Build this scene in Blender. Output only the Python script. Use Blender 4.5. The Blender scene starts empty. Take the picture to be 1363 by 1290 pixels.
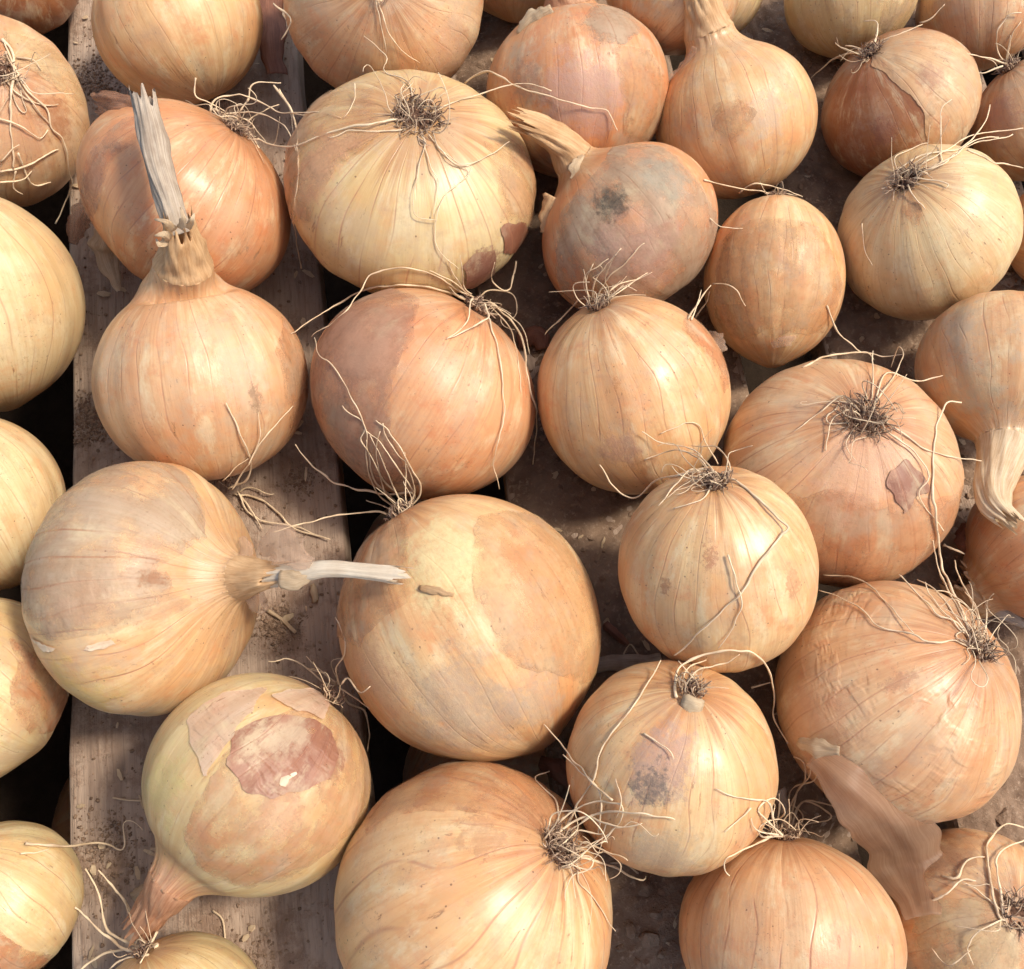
import bpy, math, random
import numpy as np
from mathutils import Vector, Matrix, Quaternion

# ------------------------------------------------------------------ camera, sky, sun, exposure
scene = bpy.context.scene
F, PCX, PCY = 1363.0, 681.5, 645.0          # focal length and centre of the photograph, in its pixels
PITCH, YAW, CAM_H = math.radians(19.3), math.radians(-8.15), 0.39
R_CAM = np.array((Matrix.Rotation(YAW, 3, 'Z') @ Matrix.Rotation(PITCH, 3, 'X')))
FWD = R_CAM @ np.array([0, 0, -1.0])
CAM = -FWD * (CAM_H / -FWD[2])
cd = bpy.data.cameras.new('camera'); cam = bpy.data.objects.new('camera', cd)
scene.collection.objects.link(cam)
cam.location = CAM; cam.rotation_euler = (PITCH, 0, YAW)
cd.sensor_fit = 'HORIZONTAL'; cd.sensor_width = 36.0; cd.lens = 36.0 * F / 1363.0
cd.clip_start = 0.01; cd.clip_end = 100
scene.camera = cam

SUN_CAM = np.array([0.54, 0.36, 0.76])      # towards the sun, seen from the camera (right, up, back)
SUN = R_CAM @ (SUN_CAM / np.linalg.norm(SUN_CAM))
SUN_EL = math.asin(SUN[2]); SUN_AZ = math.atan2(SUN[0], SUN[1])
w = bpy.data.worlds.new('World'); scene.world = w; w.use_nodes = True
nt = w.node_tree; bg = nt.nodes['Background']
sky = nt.nodes.new('ShaderNodeTexSky'); sky.sky_type = 'NISHITA'; sky.sun_disc = False
sky.sun_elevation = SUN_EL; sky.sun_rotation = SUN_AZ
sky.air_density = 1.0; sky.dust_density = 3.0; sky.ozone_density = 0.6
nt.links.new(sky.outputs[0], bg.inputs[0]); bg.inputs[1].default_value = 0.15
sl = bpy.data.lights.new('sun', 'SUN'); sun = bpy.data.objects.new('sun', sl)
scene.collection.objects.link(sun)
sl.energy = 3.0; sl.angle = math.radians(9.0); sl.color = (1.0, 0.895, 0.77)
sun.rotation_euler = Vector(SUN).to_track_quat('Z', 'Y').to_euler()
scene.view_settings.view_transform = 'Standard'; scene.view_settings.look = 'None'
scene.view_settings.exposure = 0.33; scene.view_settings.gamma = 1.0
scene.view_settings.use_curve_mapping = False
scene.render.engine = 'CYCLES'
scene.cycles.use_denoising = True; scene.cycles.use_adaptive_sampling = True; scene.cycles.adaptive_threshold = 0.03
scene.cycles.max_bounces = 8; scene.cycles.diffuse_bounces = 4; scene.cycles.glossy_bounces = 3; scene.cycles.transparent_max_bounces = 8

# ------------------------------------------------------------------ helpers
rng = np.random.default_rng(7); random.seed(7)
COL = scene.collection
def nrm(v): v = np.asarray(v, float); return v / max(np.linalg.norm(v), 1e-12)
def ray(px, py): return nrm(R_CAM @ np.array([(px - PCX) / F, -(py - PCY) / F, -1.0]))
def at(px, py, z=0.0):
    d = ray(px, py); return CAM + d * ((z - CAM[2]) / d[2])

def mesh_obj(name, V, Fc, mat, parent=None, smooth=True, mw=None, attrs=None):
    me = bpy.data.meshes.new(name)
    V = np.asarray(V, float)
    me.from_pydata(V.tolist(), [], Fc if isinstance(Fc, list) else Fc.tolist())
    if smooth: me.shade_smooth()
    if attrs:
        for k, a in attrs.items():
            at_ = me.attributes.new(k, 'FLOAT', 'POINT'); at_.data.foreach_set('value', np.asarray(a, np.float32))
    if mat: me.materials.append(mat)
    o = bpy.data.objects.new(name, me); COL.objects.link(o)
    if mw is not None: o.matrix_world = mw
    if parent is not None:
        o.parent = parent; o.matrix_parent_inverse = Matrix.Translation(-parent.location)
    return o
def empty(name, loc, label, cat, group=None):
    o = bpy.data.objects.new(name, None); COL.objects.link(o); o.location = loc
    o.empty_display_size = 0.02
    tag(o, label, cat, group); return o
def tag(o, label, cat, group=None):
    o['label'] = label; o['category'] = cat
    if group: o['group'] = group

class Tubes:                                   # collects tubes into one mesh
    def __init__(s): s.V = []; s.F = []; s.T = []; s.n = 0
    def add(s, P, rad, tone=0.5, sides=5):
        P = np.asarray(P, float); n = len(P)
        rad = np.broadcast_to(np.asarray(rad, float), (n,))
        T = np.gradient(P, axis=0); T /= np.maximum(np.linalg.norm(T, axis=1, keepdims=True), 1e-9)
        u = np.cross(T[0], [0.3, 0.5, 0.8]); u = nrm(u)
        ang = np.linspace(0, 2 * math.pi, sides, endpoint=False)
        for i in range(n):
            u = nrm(u - T[i] * (u @ T[i])); v = np.cross(T[i], u)
            s.V.append(P[i] + rad[i] * (np.cos(ang)[:, None] * u + np.sin(ang)[:, None] * v))
        b = s.n
        for i in range(n - 1):
            for j in range(sides):
                j2 = (j + 1) % sides
                s.F.append((b + i * sides + j, b + i * sides + j2, b + (i + 1) * sides + j2, b + (i + 1) * sides + j))
        s.F.append(tuple(b + j for j in range(sides))[::-1]); s.F.append(tuple(b + (n - 1) * sides + j for j in range(sides)))
        s.T.append(np.repeat(np.broadcast_to(np.asarray(tone, float), (n,)), sides)); s.n += n * sides
    def build(s, name, mat, parent=None):
        return mesh_obj(name, np.vstack(s.V), s.F, mat, parent, attrs={'tone': np.concatenate(s.T)})

def resample(P, step):
    P = np.asarray(P, float)
    if len(P) < 3:
        n = max(3, int(np.linalg.norm(P[-1] - P[0]) / step)); t = np.linspace(0, 1, n)[:, None]
        return P[0] * (1 - t) + P[-1] * t
    Q = np.vstack([2 * P[0] - P[1], P, 2 * P[-1] - P[-2]]); out = []
    for i in range(1, len(Q) - 2):
        n = max(2, int(np.linalg.norm(Q[i + 1] - Q[i]) / step)); t = np.linspace(0, 1, n, endpoint=False)[:, None]
        out.append(0.5 * (2 * Q[i] + (Q[i + 1] - Q[i - 1]) * t + (2 * Q[i - 1] - 5 * Q[i] + 4 * Q[i + 1] - Q[i + 2]) * t ** 2
                          + (3 * Q[i] - Q[i - 1] - 3 * Q[i + 1] + Q[i + 2]) * t ** 3))
    out.append(P[-1:]); return np.vstack(out)

class Wave:                                    # cheap smooth 3D noise, about -1..1
    def __init__(s, seed, freq, n=10):
        g = np.random.default_rng(seed); s.k = g.normal(size=(n, 3)) * freq; s.p = g.uniform(0, 6.28, n)
    def __call__(s, X): return np.sin(X @ s.k.T + s.p).sum(1) / math.sqrt(len(s.p))

# ------------------------------------------------------------------ materials
def new_mat(name):
    m = bpy.data.materials.new(name); m.use_nodes = True
    t = m.node_tree; t.nodes.clear(); return m, t
class NB:
    def __init__(s, t): s.t = t
    def n(s, typ, **kw):
        x = s.t.nodes.new(typ)
        for k, v in kw.items(): setattr(x, k, v)
        return x
    def put(s, sock, v):
        if v is None: return
        if isinstance(v, bpy.types.NodeSocket): s.t.links.new(v, sock)
        else: sock.default_value = v
    def math(s, op, a, b=None, c=None, clamp=False):
        x = s.n('ShaderNodeMath', operation=op, use_clamp=clamp)
        for i, v in enumerate((a, b, c)): s.put(x.inputs[i], v)
        return x.outputs[0]
    def vec(s, op, a, b=None, scale=None):
        x = s.n('ShaderNodeVectorMath', operation=op); s.put(x.inputs[0], a)
        if b is not None: s.put(x.inputs[1], b)
        if scale is not None: s.put(x.inputs[3], scale)
        return x.outputs['Value'] if op in ('LENGTH', 'DOT_PRODUCT', 'DISTANCE') else x.outputs[0]
    def noise(s, v, scale, detail=3, rough=0.55, dist=0.0, color=False):
        x = s.n('ShaderNodeTexNoise'); s.put(x.inputs['Vector'], v); x.inputs['Scale'].default_value = scale
        x.inputs['Detail'].default_value = detail; x.inputs['Roughness'].default_value = rough
        x.inputs['Distortion'].default_value = dist
        return x.outputs['Color'] if color else x.outputs['Fac']
    def ramp(s, f, lo, hi, a=0.0, b=1.0):
        x = s.n('ShaderNodeMapRange', interpolation_type='SMOOTHSTEP'); s.put(x.inputs[0], f)
        for i, v in enumerate((lo, hi, a, b)): s.put(x.inputs[1 + i], v)
        return x.outputs[0]
    def mix(s, f, a, b, blend='MIX'):
        x = s.n('ShaderNodeMix', data_type='RGBA', blend_type=blend); s.put(x.inputs[0], f)
        for i, v in ((6, a), (7, b)):
            s.put(x.inputs[i], (*v, 1.0) if isinstance(v, tuple) and len(v) == 3 else v)
        return x.outputs[2]
    def attr(s, name): 
        x = s.n('ShaderNodeAttribute'); x.attribute_name = name; return x.outputs['Fac']

def mat_skin(name, ca, cb, vein=0.4, dust=0.3, rough=0.37, seed=0.0, poles=(0.9, 0.9), neckcol=None, stains=(), nveins=30,
             wrinkle=0.0, speck=0.75, sheen_alpha=1.0, trans=0.0, blend=False):
    m, t = new_mat(name); b = NB(t)
    co = b.n('ShaderNodeTexCoord').outputs['Object']
    sep = b.n('ShaderNodeSeparateXYZ'); b.put(sep.inputs[0], co)
    X, Y, Z = sep.outputs
    xy = b.n('ShaderNodeCombineXYZ'); b.put(xy.inputs[0], X); b.put(xy.inputs[1], Y)
    d2 = b.vec('NORMALIZE', xy.outputs[0])
    off = (seed * 3.7, seed * 1.9, seed * 5.3)
    pco = b.vec('ADD', co, off)
    def merid(k, kz):
        s2 = b.n('ShaderNodeSeparateXYZ'); b.put(s2.inputs[0], d2); c2 = b.n('ShaderNodeCombineXYZ')
        b.put(c2.inputs[0], b.math('MULTIPLY', s2.outputs[0], k)); b.put(c2.inputs[1], b.math('MULTIPLY', s2.outputs[1], k))
        b.put(c2.inputs[2], b.math('MULTIPLY', Z, kz)); return b.vec('ADD', c2.outputs[0], off)
    # broad colour fields: soft sectors of the bulb plus cloudy blotches
    tone = b.math('ADD', b.math('MULTIPLY', b.noise(merid(1.0, 0.25), 1.3, 3), 0.6), b.math('MULTIPLY', b.noise(pco, 1.9, 4, 0.6), 0.4))
    col = b.mix(b.ramp(tone, 0.36, 0.64), ca, cb)
    streak = b.noise(merid(9.0, 0.7), 1.0, 4, 0.65)
    col = b.mix(b.ramp(streak, 0.36, 0.70, 0.0, 0.42), col, tuple(min(1, c * 0.66) * k for c, k in zip(ca, (1.10, 0.87, 0.70))))
    fine = b.noise(merid(38.0, 1.6), 1.0, 3, 0.6)
    col = b.mix(b.ramp(fine, 0.45, 0.72, 0.0, 0.32), col, tuple(c * k for c, k in zip(cb, (0.78, 0.62, 0.48))))
    # clouded papery mottling: rosy and straw-coloured
    cl = b.noise(pco, 3.3, 6, 0.72)
    col = b.mix(b.ramp(cl, 0.50, 0.68, 0.0, 0.70), col, tuple(c * k for c, k in zip(cb, (1.02, 0.88, 0.86))))
    col = b.mix(b.ramp(b.noise(merid(2.4, 1.2), 1.7, 5, 0.7), 0.50, 0.68, 0.0, 0.50), col, (0.74, 0.645, 0.40))
    # thin longitudinal veins
    wob = b.math('MULTIPLY', b.noise(pco, 0.9, 1), 2.0)
    u = b.math('MULTIPLY', b.math('ARCTAN2', Y, X), nveins / (2 * math.pi))
    fr = b.math('ABSOLUTE', b.math('SUBTRACT', b.math('FRACT', b.math('ADD', u, b.math('ADD', wob, 50.0))), 0.5))
    vmask = b.ramp(b.noise(merid(4.0, 0.9), 1.6, 2), 0.36, 0.60)
    vline = b.math('MULTIPLY', b.ramp(fr, 0.0, 0.060, 1.0, 0.0), vmask)
    col = b.mix(b.math('MULTIPLY', vline, min(1, vein * 1.35)), col, (0.40, 0.165, 0.085))
    # browning at root and neck ends, torn into rays
    zr = b.math('ADD', Z, b.math('MULTIPLY', b.math('SUBTRACT', streak, 0.5), 0.55))
    col = b.mix(b.ramp(zr, -poles[0] + 0.0, -poles[0] + 0.16, 0.62, 0.0), col, (0.34, 0.13, 0.045))
    col = b.mix(b.ramp(zr, poles[1] - 0.30, poles[1] + 0.05, 0.0, 0.55), col, (0.46, 0.235, 0.10))
    if neckcol is not None:
        nc = b.mix(b.ramp(b.noise(merid(16.0, 1.2), 1.0, 5, 0.7), 0.34, 0.66), neckcol[0], neckcol[1])
        col = b.mix(b.ramp(b.math('ADD', Z, b.math('MULTIPLY', b.math('SUBTRACT', streak, 0.5), 0.4)), poles[1] * 0.84, poles[1] + 0.14, 0.0, 0.95), col, nc)
    # short torn dashes that run with the fibres
    dash = b.math('MULTIPLY', b.ramp(b.noise(merid(17.0, 5.0), 1.0, 5, 0.7), 0.61, 0.70), b.ramp(b.noise(pco, 1.3, 2), 0.40, 0.60))
    col = b.mix(b.math('MULTIPLY', dash, 0.9), col, (0.30, 0.14, 0.06))
    # dry dust and scuffs
    dn = b.noise(pco, 2.6, 5, 0.72)
    dmask = b.math('MULTIPLY', b.ramp(dn, 0.46, 0.66), min(1, dust * 1.5))
    col = b.mix(dmask, col, (0.50, 0.375, 0.245))
    gr = b.noise(pco, 4.6, 8, 0.78)
    col = b.mix(b.math('MULTIPLY', b.ramp(gr, 0.50, 0.66), 0.26 + 0.3 * dust), col, (0.40, 0.235, 0.145))
    fleck = b.math('MULTIPLY', b.ramp(b.noise(pco, 30, 4, 0.75), 0.58, 0.70), b.ramp(b.noise(pco, 1.7, 2), 0.45, 0.62))
    col = b.mix(b.math('MULTIPLY', fleck, speck), col, (0.26, 0.125, 0.06))
    vo = b.n('ShaderNodeTexVoronoi'); b.put(vo.inputs['Vector'], pco); vo.inputs['Scale'].default_value = 11.0
    dots = b.math('MULTIPLY', b.ramp(b.math('ADD', vo.outputs['Distance'], b.math('MULTIPLY', b.noise(pco, 36, 3), 0.16)), 0.13, 0.18, 1.0, 0.0),
                  b.ramp(b.noise(pco, 2.4, 1), 0.46, 0.56))
    col = b.mix(b.math('MULTIPLY', dots, 0.75), col, (0.12, 0.055, 0.03))
    rg = b.math('ADD', b.math('MULTIPLY', b.math('SUBTRACT', b.noise(pco, 5, 4), 0.5), 0.22), rough)
    rg = b.math('ADD', rg, b.math('MULTIPLY', dmask, 0.25))
    hstain = None
    for i, (sc, st, rad) in enumerate(stains):
        e = b.math('ADD', b.attr('stain%d' % i), b.math('MULTIPLY', b.math('SUBTRACT', b.noise(pco, min(22, max(4.5, 2.2 / rad)), 6, 0.75), 0.5), 3.4 if rad < 0.25 else 2.4))
        k = b.math('MULTIPLY', b.ramp(e, 0.12, 0.62), b.ramp(b.noise(pco, 16, 5, 0.75), 0.28, 0.62, 0.45, 1.0))
        col = b.mix(b.math('MULTIPLY', k, st), col, sc)
        rg = b.math('ADD', rg, b.math('MULTIPLY', k, 0.22))
        hstain = k if hstain is None else b.math('MAXIMUM', hstain, k)
    # relief
    h = b.math('ADD', b.math('MULTIPLY', streak, 0.24), b.math('MULTIPLY', fine, 0.11))
    h = b.math('SUBTRACT', h, b.math('MULTIPLY', b.math('ADD', vline, dash), 0.17))
    h = b.math('ADD', h, b.math('ADD', b.math('MULTIPLY', b.noise(pco, 7, 4, 0.6), 0.22), b.math('MULTIPLY', b.math('ABSOLUTE', b.math('SUBTRACT', b.noise(merid(7.0, 3.5), 1.0, 4, 0.65), 0.5)), -0.35)))
    if wrinkle > 0:
        wv = b.noise(b.vec('ADD', merid(2.0, 7.0), b.vec('SCALE', b.noise(pco, 2.0, 2, color=True), scale=1.2)), 1.5, 2)
        wm = b.ramp(b.noise(pco, 1.4, 1), 0.46, 0.6)
        h = b.math('ADD', h, b.math('MULTIPLY', b.math('MULTIPLY', b.ramp(wv, 0.40, 0.60), wm), wrinkle))
    if hstain is not None:
        h = b.math('ADD', h, b.math('MULTIPLY', b.math('MULTIPLY', hstain, b.noise(pco, 40, 4, 0.7)), 0.30))
    bp = b.n('ShaderNodeBump'); bp.inputs['Strength'].default_value = 0.45; bp.inputs['Distance'].default_value = 0.0011
    b.put(bp.inputs['Height'], h)
    p = b.n('ShaderNodeBsdfPrincipled')
    b.put(p.inputs['Base Color'], col); b.put(p.inputs['Roughness'], rg); b.put(p.inputs['Normal'], bp.outputs[0])
    p.inputs['Specular IOR Level'].default_value = 0.5
    if trans == 0:
        p.inputs['Subsurface Weight'].default_value = 0.12; p.inputs['Subsurface Radius'].default_value = (1.0, 0.45, 0.15)
        p.inputs['Subsurface Scale'].default_value = 0.004
    out = b.n('ShaderNodeOutputMaterial'); sh = p.outputs[0]
    if trans > 0:
        tl = b.n('ShaderNodeBsdfTranslucent'); b.put(tl.inputs[0], col); b.put(tl.inputs['Normal'], bp.outputs[0])
        x = b.n('ShaderNodeMixShader'); x.inputs[0].default_value = trans; b.put(x.inputs[1], sh); b.put(x.inputs[2], tl.outputs[0]); sh = x.outputs[0]
    if blend:
        sheen_alpha = b.math('MULTIPLY', b.ramp(b.noise(pco, 2.3, 5, 0.65), 0.36, 0.64, 0.25, 0.92), b.ramp(b.math('ADD', b.attr('edge'), b.math('MULTIPLY', b.math('SUBTRACT', b.noise(pco, 5.0, 4, 0.7), 0.42), 0.5)), -0.02, 0.14, 0.12, 1.0))
    if blend or sheen_alpha < 1:
        tr = b.n('ShaderNodeBsdfTransparent'); x = b.n('ShaderNodeMixShader')
        b.put(x.inputs[0], sheen_alpha); b.put(x.inputs[1], tr.outputs[0]); b.put(x.inputs[2], sh); sh = x.outputs[0]
    b.put(out.inputs[0], sh); return m

def mat_paper(name, ca, cb, trans=0.35, alpha=1.0, along=(260, 260, 260), rough=0.6):
    m, t = new_mat(name); b = NB(t)
    at_ = b.n('ShaderNodeAttribute'); at_.attribute_name = 'flow'
    fl = at_.outputs['Fac']
    co = b.n('ShaderNodeTexCoord').outputs['Object']
    st = b.n('ShaderNodeCombineXYZ'); b.put(st.inputs[0], b.math('MULTIPLY', fl, 34.0)); b.put(st.inputs[1], b.math('MULTIPLY', b.attr('run'), 2.5))
    fib = b.noise(st.outputs[0], 1.0, 5, 0.7)
    blot = b.noise(co, 110, 4, 0.6)
    col = b.mix(b.ramp(b.math('ADD', b.math('MULTIPLY', fib, 0.65), b.math('MULTIPLY', blot, 0.35)), 0.34, 0.66), ca, cb)
    bp = b.n('ShaderNodeBump'); bp.inputs['Strength'].default_value = 0.5; bp.inputs['Distance'].default_value = 0.0006
    b.put(bp.inputs['Height'], b.math('ADD', fib, b.math('MULTIPLY', blot, 0.4)))
    p = b.n('ShaderNodeBsdfPrincipled'); b.put(p.inputs['Base Color'], col); p.inputs['Roughness'].default_value = rough
    b.put(p.inputs['Normal'], bp.outputs[0])
    tl = b.n('ShaderNodeBsdfTranslucent'); b.put(tl.inputs[0], col)
    x = b.n('ShaderNodeMixShader'); x.inputs[0].default_value = trans; b.put(x.inputs[1], p.outputs[0]); b.put(x.inputs[2], tl.outputs[0])
    sh = x.outputs[0]
    if alpha < 1:
        tr = b.n('ShaderNodeBsdfTransparent'); y = b.n('ShaderNodeMixShader'); y.inputs[0].default_value = alpha
        b.put(y.inputs[1], tr.outputs[0]); b.put(y.inputs[2], sh); sh = y.outputs[0]
    out = b.n('ShaderNodeOutputMaterial'); b.put(out.inputs[0], sh); return m

def mat_root(name, ca, cb):
    m, t = new_mat(name); b = NB(t)
    co = b.n('ShaderNodeTexCoord').outputs['Object']
    k = b.math('ADD', b.attr('tone'), b.math('MULTIPLY', b.math('SUBTRACT', b.noise(co, 260, 3), 0.5), 0.7))
    col = b.mix(b.ramp(k, 0.0, 1.0), ca, cb)
    p = b.n('ShaderNodeBsdfPrincipled'); b.put(p.inputs['Base Color'], col); p.inputs['Roughness'].default_value = 0.6
    out = b.n('ShaderNodeOutputMaterial'); b.put(out.inputs[0], p.outputs[0]); return m

def mat_wood():
    m, t = new_mat('weathered_wood'); b = NB(t)
    co = b.n('ShaderNodeTexCoord').outputs['Object']
    rnd = b.n('ShaderNodeObjectInfo').outputs['Random']
    v = b.vec('ADD', co, b.vec('SCALE', (3.1, 7.7, 1.3), scale=rnd))
    mp = b.n('ShaderNodeMapping'); b.put(mp.inputs[0], v); mp.inputs['Scale'].default_value = (1, 0.045, 1)
    wv = b.vec('ADD', mp.outputs[0], b.vec('SCALE', b.noise(v, 9, 3, color=True), scale=0.006))
    ring = b.noise(wv, 150, 5, 0.7); fibre = b.noise(wv, 900, 3, 0.7)
    patch = b.noise(v, 14, 5, 0.6)
    col = b.mix(b.ramp(ring, 0.34, 0.66), (0.42, 0.312, 0.225), (0.28, 0.195, 0.137))
    col = b.mix(b.ramp(patch, 0.38, 0.66, 0.0, 0.65), col, (0.40, 0.31, 0.235))
    col = b.mix(b.ramp(fibre, 0.48, 0.72, 0.0, 0.5), col, (0.17, 0.11, 0.075))
    dirt = b.math('MULTIPLY', b.ramp(b.noise(v, 38, 6, 0.75), 0.48, 0.62), 0.75)
    col = b.mix(dirt, col, (0.22, 0.138, 0.09))
    speck = b.ramp(b.noise(v, 420, 3, 0.7), 0.62, 0.70, 0.0, 0.8)
    col = b.mix(speck, col, (0.33, 0.24, 0.165))
    h = b.math('ADD', b.math('ADD', ring, b.math('MULTIPLY', fibre, 0.7)), b.math('MULTIPLY', b.math('ADD', dirt, speck), 0.5))
    bp = b.n('ShaderNodeBump'); bp.inputs['Strength'].default_value = 0.75; bp.inputs['Distance'].default_value = 0.0012
    b.put(bp.inputs['Height'], h)
    p = b.n('ShaderNodeBsdfPrincipled'); b.put(p.inputs['Base Color'], col); p.inputs['Roughness'].default_value = 0.85
    p.inputs['Specular IOR Level'].default_value = 0.25
    b.put(p.inputs['Normal'], bp.outputs[0]); out = b.n('ShaderNodeOutputMaterial'); b.put(out.inputs[0], p.outputs[0]); return m

def mat_soil(name, ca, cb, cc):
    m, t = new_mat(name); b = NB(t)
    co = b.n('ShaderNodeTexCoord').outputs['Object']
    n1 = b.noise(co, 90, 6, 0.7); n2 = b.noise(co, 520, 4, 0.7)
    col = b.mix(b.ramp(b.math('ADD', b.math('MULTIPLY', n1, 0.6), b.math('MULTIPLY', b.attr('tone'), 0.4)), 0.25, 0.72), ca, cb)
    col = b.mix(b.ramp(n2, 0.52, 0.70, 0.0, 0.7), col, cc)
    bp = b.n('ShaderNodeBump'); bp.inputs['Strength'].default_value = 0.9; bp.inputs['Distance'].default_value = 0.0015
    b.put(bp.inputs['Height'], b.math('ADD', n1, b.math('MULTIPLY', n2, 0.5)))
    p = b.n('ShaderNodeBsdfPrincipled'); b.put(p.inputs['Base Color'], col); p.inputs['Roughness'].default_value = 0.95
    p.inputs['Specular IOR Level'].default_value = 0.15
    b.put(p.inputs['Normal'], bp.outputs[0]); out = b.n('ShaderNodeOutputMaterial'); b.put(out.inputs[0], p.outputs[0]); return m

M_ROOT = mat_root('dry_root', (0.40, 0.27, 0.155), (0.80, 0.63, 0.41))
M_BRIS = mat_root('root_bristle', (0.13, 0.072, 0.045), (0.60, 0.43, 0.28))
M_PLATE = mat_soil('root_plate_cork', (0.09, 0.045, 0.028), (0.17, 0.095, 0.06), (0.05, 0.028, 0.018))
M_WOOD = mat_wood()
M_SOIL = mat_soil('dry_soil', (0.15, 0.095, 0.062), (0.28, 0.19, 0.125), (0.38, 0.28, 0.195))
M_GROUND = mat_soil('dark_ground', (0.03, 0.02, 0.014), (0.06, 0.04, 0.026), (0.05, 0.03, 0.02))
M_NECK = mat_paper('neck_tan', (0.70, 0.47, 0.25), (0.46, 0.25, 0.105), 0.12)
M_NECK_PINK = mat_paper('neck_pink', (0.60, 0.34, 0.19), (0.38, 0.16, 0.075), 0.12)
M_NECK_PALE = mat_paper('neck_pale', (0.74, 0.60, 0.40), (0.52, 0.34, 0.18), 0.12)
M_STEM_GREY = mat_paper('stem_grey', (0.55, 0.46, 0.35), (0.27, 0.20, 0.14), 0.05, rough=0.8)
M_STEM_WHITE = mat_paper('stem_white', (0.80, 0.71, 0.55), (0.58, 0.46, 0.32), 0.10)
M_FILM = mat_paper('film_clear', (0.80, 0.62, 0.46), (0.66, 0.44, 0.29), 0.4, alpha=0.30, rough=0.25)
M_FILM_MAUVE = mat_paper('film_mauve', (0.54, 0.33, 0.21), (0.38, 0.20, 0.12), 0.45, alpha=0.5, rough=0.3)
M_FILM_AMBER = mat_paper('film_amber', (0.66, 0.46, 0.30), (0.50, 0.31, 0.19), 0.5, alpha=0.5, rough=0.28)
M_SCRAP = mat_paper('scrap_pale', (0.72, 0.58, 0.38), (0.50, 0.34, 0.19), 0.25)
M_SCRAP_RED = mat_paper('scrap_red', (0.34, 0.15, 0.085), (0.18, 0.07, 0.04), 0.2)

# ------------------------------------------------------------------ the setting: ground, slatted boards, soil
def grid(nx, ny, fx):
    V = [fx(i / nx, j / ny) for j in range(ny + 1) for i in range(nx + 1)]
    Fc = [(j * (nx + 1) + i, j * (nx + 1) + i + 1, (j + 1) * (nx + 1) + i + 1, (j + 1) * (nx + 1) + i) for j in range(ny) for i in range(nx)]
    return np.array(V), Fc
wv = Wave(3, 30)
V, Fc = grid(60, 60, lambda u, v: (-2 + 4 * u, -2 + 4 * v, -0.165))
V[:, 2] += 0.004 * wv(V)
g = mesh_obj('ground', V, Fc, M_GROUND, attrs={'tone': np.full(len(V), 0.5)}); g['kind'] = 'structure'

PLANKS = [(-0.321, -0.215), (-0.1768, -0.0690), (-0.0027, 0.1045), (0.1396, 0.2476), (0.283, 0.39)]
tray = empty('slatted_tray', (0, 0, -0.018), 'weathered grey-brown slatted wooden tray carrying the onions', 'tray')
for i, (x0, x1) in enumerate(PLANKS):
    nx, ny, L0, L1 = 26, 240, -0.42, 0.52
    wob, chip = Wave(20 + i, 12), Wave(40 + i, 90)
    prof = [(x0 + 0.0004, -0.018), (x0, -0.0165), (x0, -0.0016), (x0 + 0.0005, -0.0005), (x0 + 0.0016, 0.0)]
    prof += [(x0 + 0.0016 + (x1 - x0 - 0.0032) * k / nx, 0.0) for k in range(1, nx)]
    prof += [(x1 - 0.0016, 0.0), (x1 - 0.0005, -0.0005), (x1, -0.0016), (x1, -0.0165), (x1 - 0.0004, -0.018)]
    m_ = len(prof); V = []; Fc = []
    for j in range(ny + 1):
        y = L0 + (L1 - L0) * j / ny
        V += [(px, y, pz) for px, pz in prof]
    V = np.array(V); side = np.sign(V[:, 0] - (x0 + x1) / 2) * (np.abs(V[:, 0] - (x0 + x1) / 2) > (x1 - x0) / 2 - 0.002)
    Y0 = np.column_stack([np.zeros(len(V)), V[:, 1], side])
    V[:, 0] += (0.0006 * wob(Y0) + 0.00035 * chip(Y0)) * (side != 0)
    V[:, 2] += np.where(V[:, 2] > -0.002, 0.00025 * wob(V * [3, 1, 1]), 0)
    for j in range(ny):
        for k in range(m_ - 1):
            a = j * m_ + k; Fc.append((a, a + 1, a + m_ + 1, a + m_)[::-1])
        Fc.append((j * m_ + m_ - 1, j * m_, (j + 1) * m_, (j + 1) * m_ + m_ - 1)[::-1])
    Fc.append(tuple(range(m_))); Fc.append(tuple(ny * m_ + k for k in range(m_))[::-1])
    mesh_obj('plank', V, Fc, M_WOOD, tray)
for y in (-0.37, 0.47):
    V, Fc = [], []
    for sx in (-0.33, 0.40):
        V += [(sx, y - 0.03, -0.038), (sx, y + 0.03, -0.038), (sx, y + 0.03, -0.0182), (sx, y - 0.03, -0.0182)]
    Fc = [(0, 1, 2, 3), (7, 6, 5, 4), (0, 4, 5, 1), (1, 5, 6, 2), (2, 6, 7, 3), (3, 7, 4, 0)]
    mesh_obj('bearer', V, Fc, M_WOOD, tray, smooth=False)

for nm, (x0, x1, y0, y1) in (('end_light_skirt', (-0.33, 0.40, -0.436, -0.422)), ('end_light_skirt', (-0.33, 0.40, 0.522, 0.536)), ('side_light_skirt', (-0.346, -0.332, -0.436, 0.536)), ('side_light_skirt', (0.402, 0.416, -0.436, 0.536))):  # unseen skirts added to stop light entering under the planks, so gaps stay dark
    V = [(x, y, z) for z in (-0.16, -0.002) for x, y in ((x0, y0), (x1, y0), (x1, y1), (x0, y1))]
    mesh_obj(nm, V, [(3, 2, 1, 0), (4, 5, 6, 7), (0, 1, 5, 4), (1, 2, 6, 5), (2, 3, 7, 6), (3, 0, 4, 7)], M_WOOD, tray, smooth=False)

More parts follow.
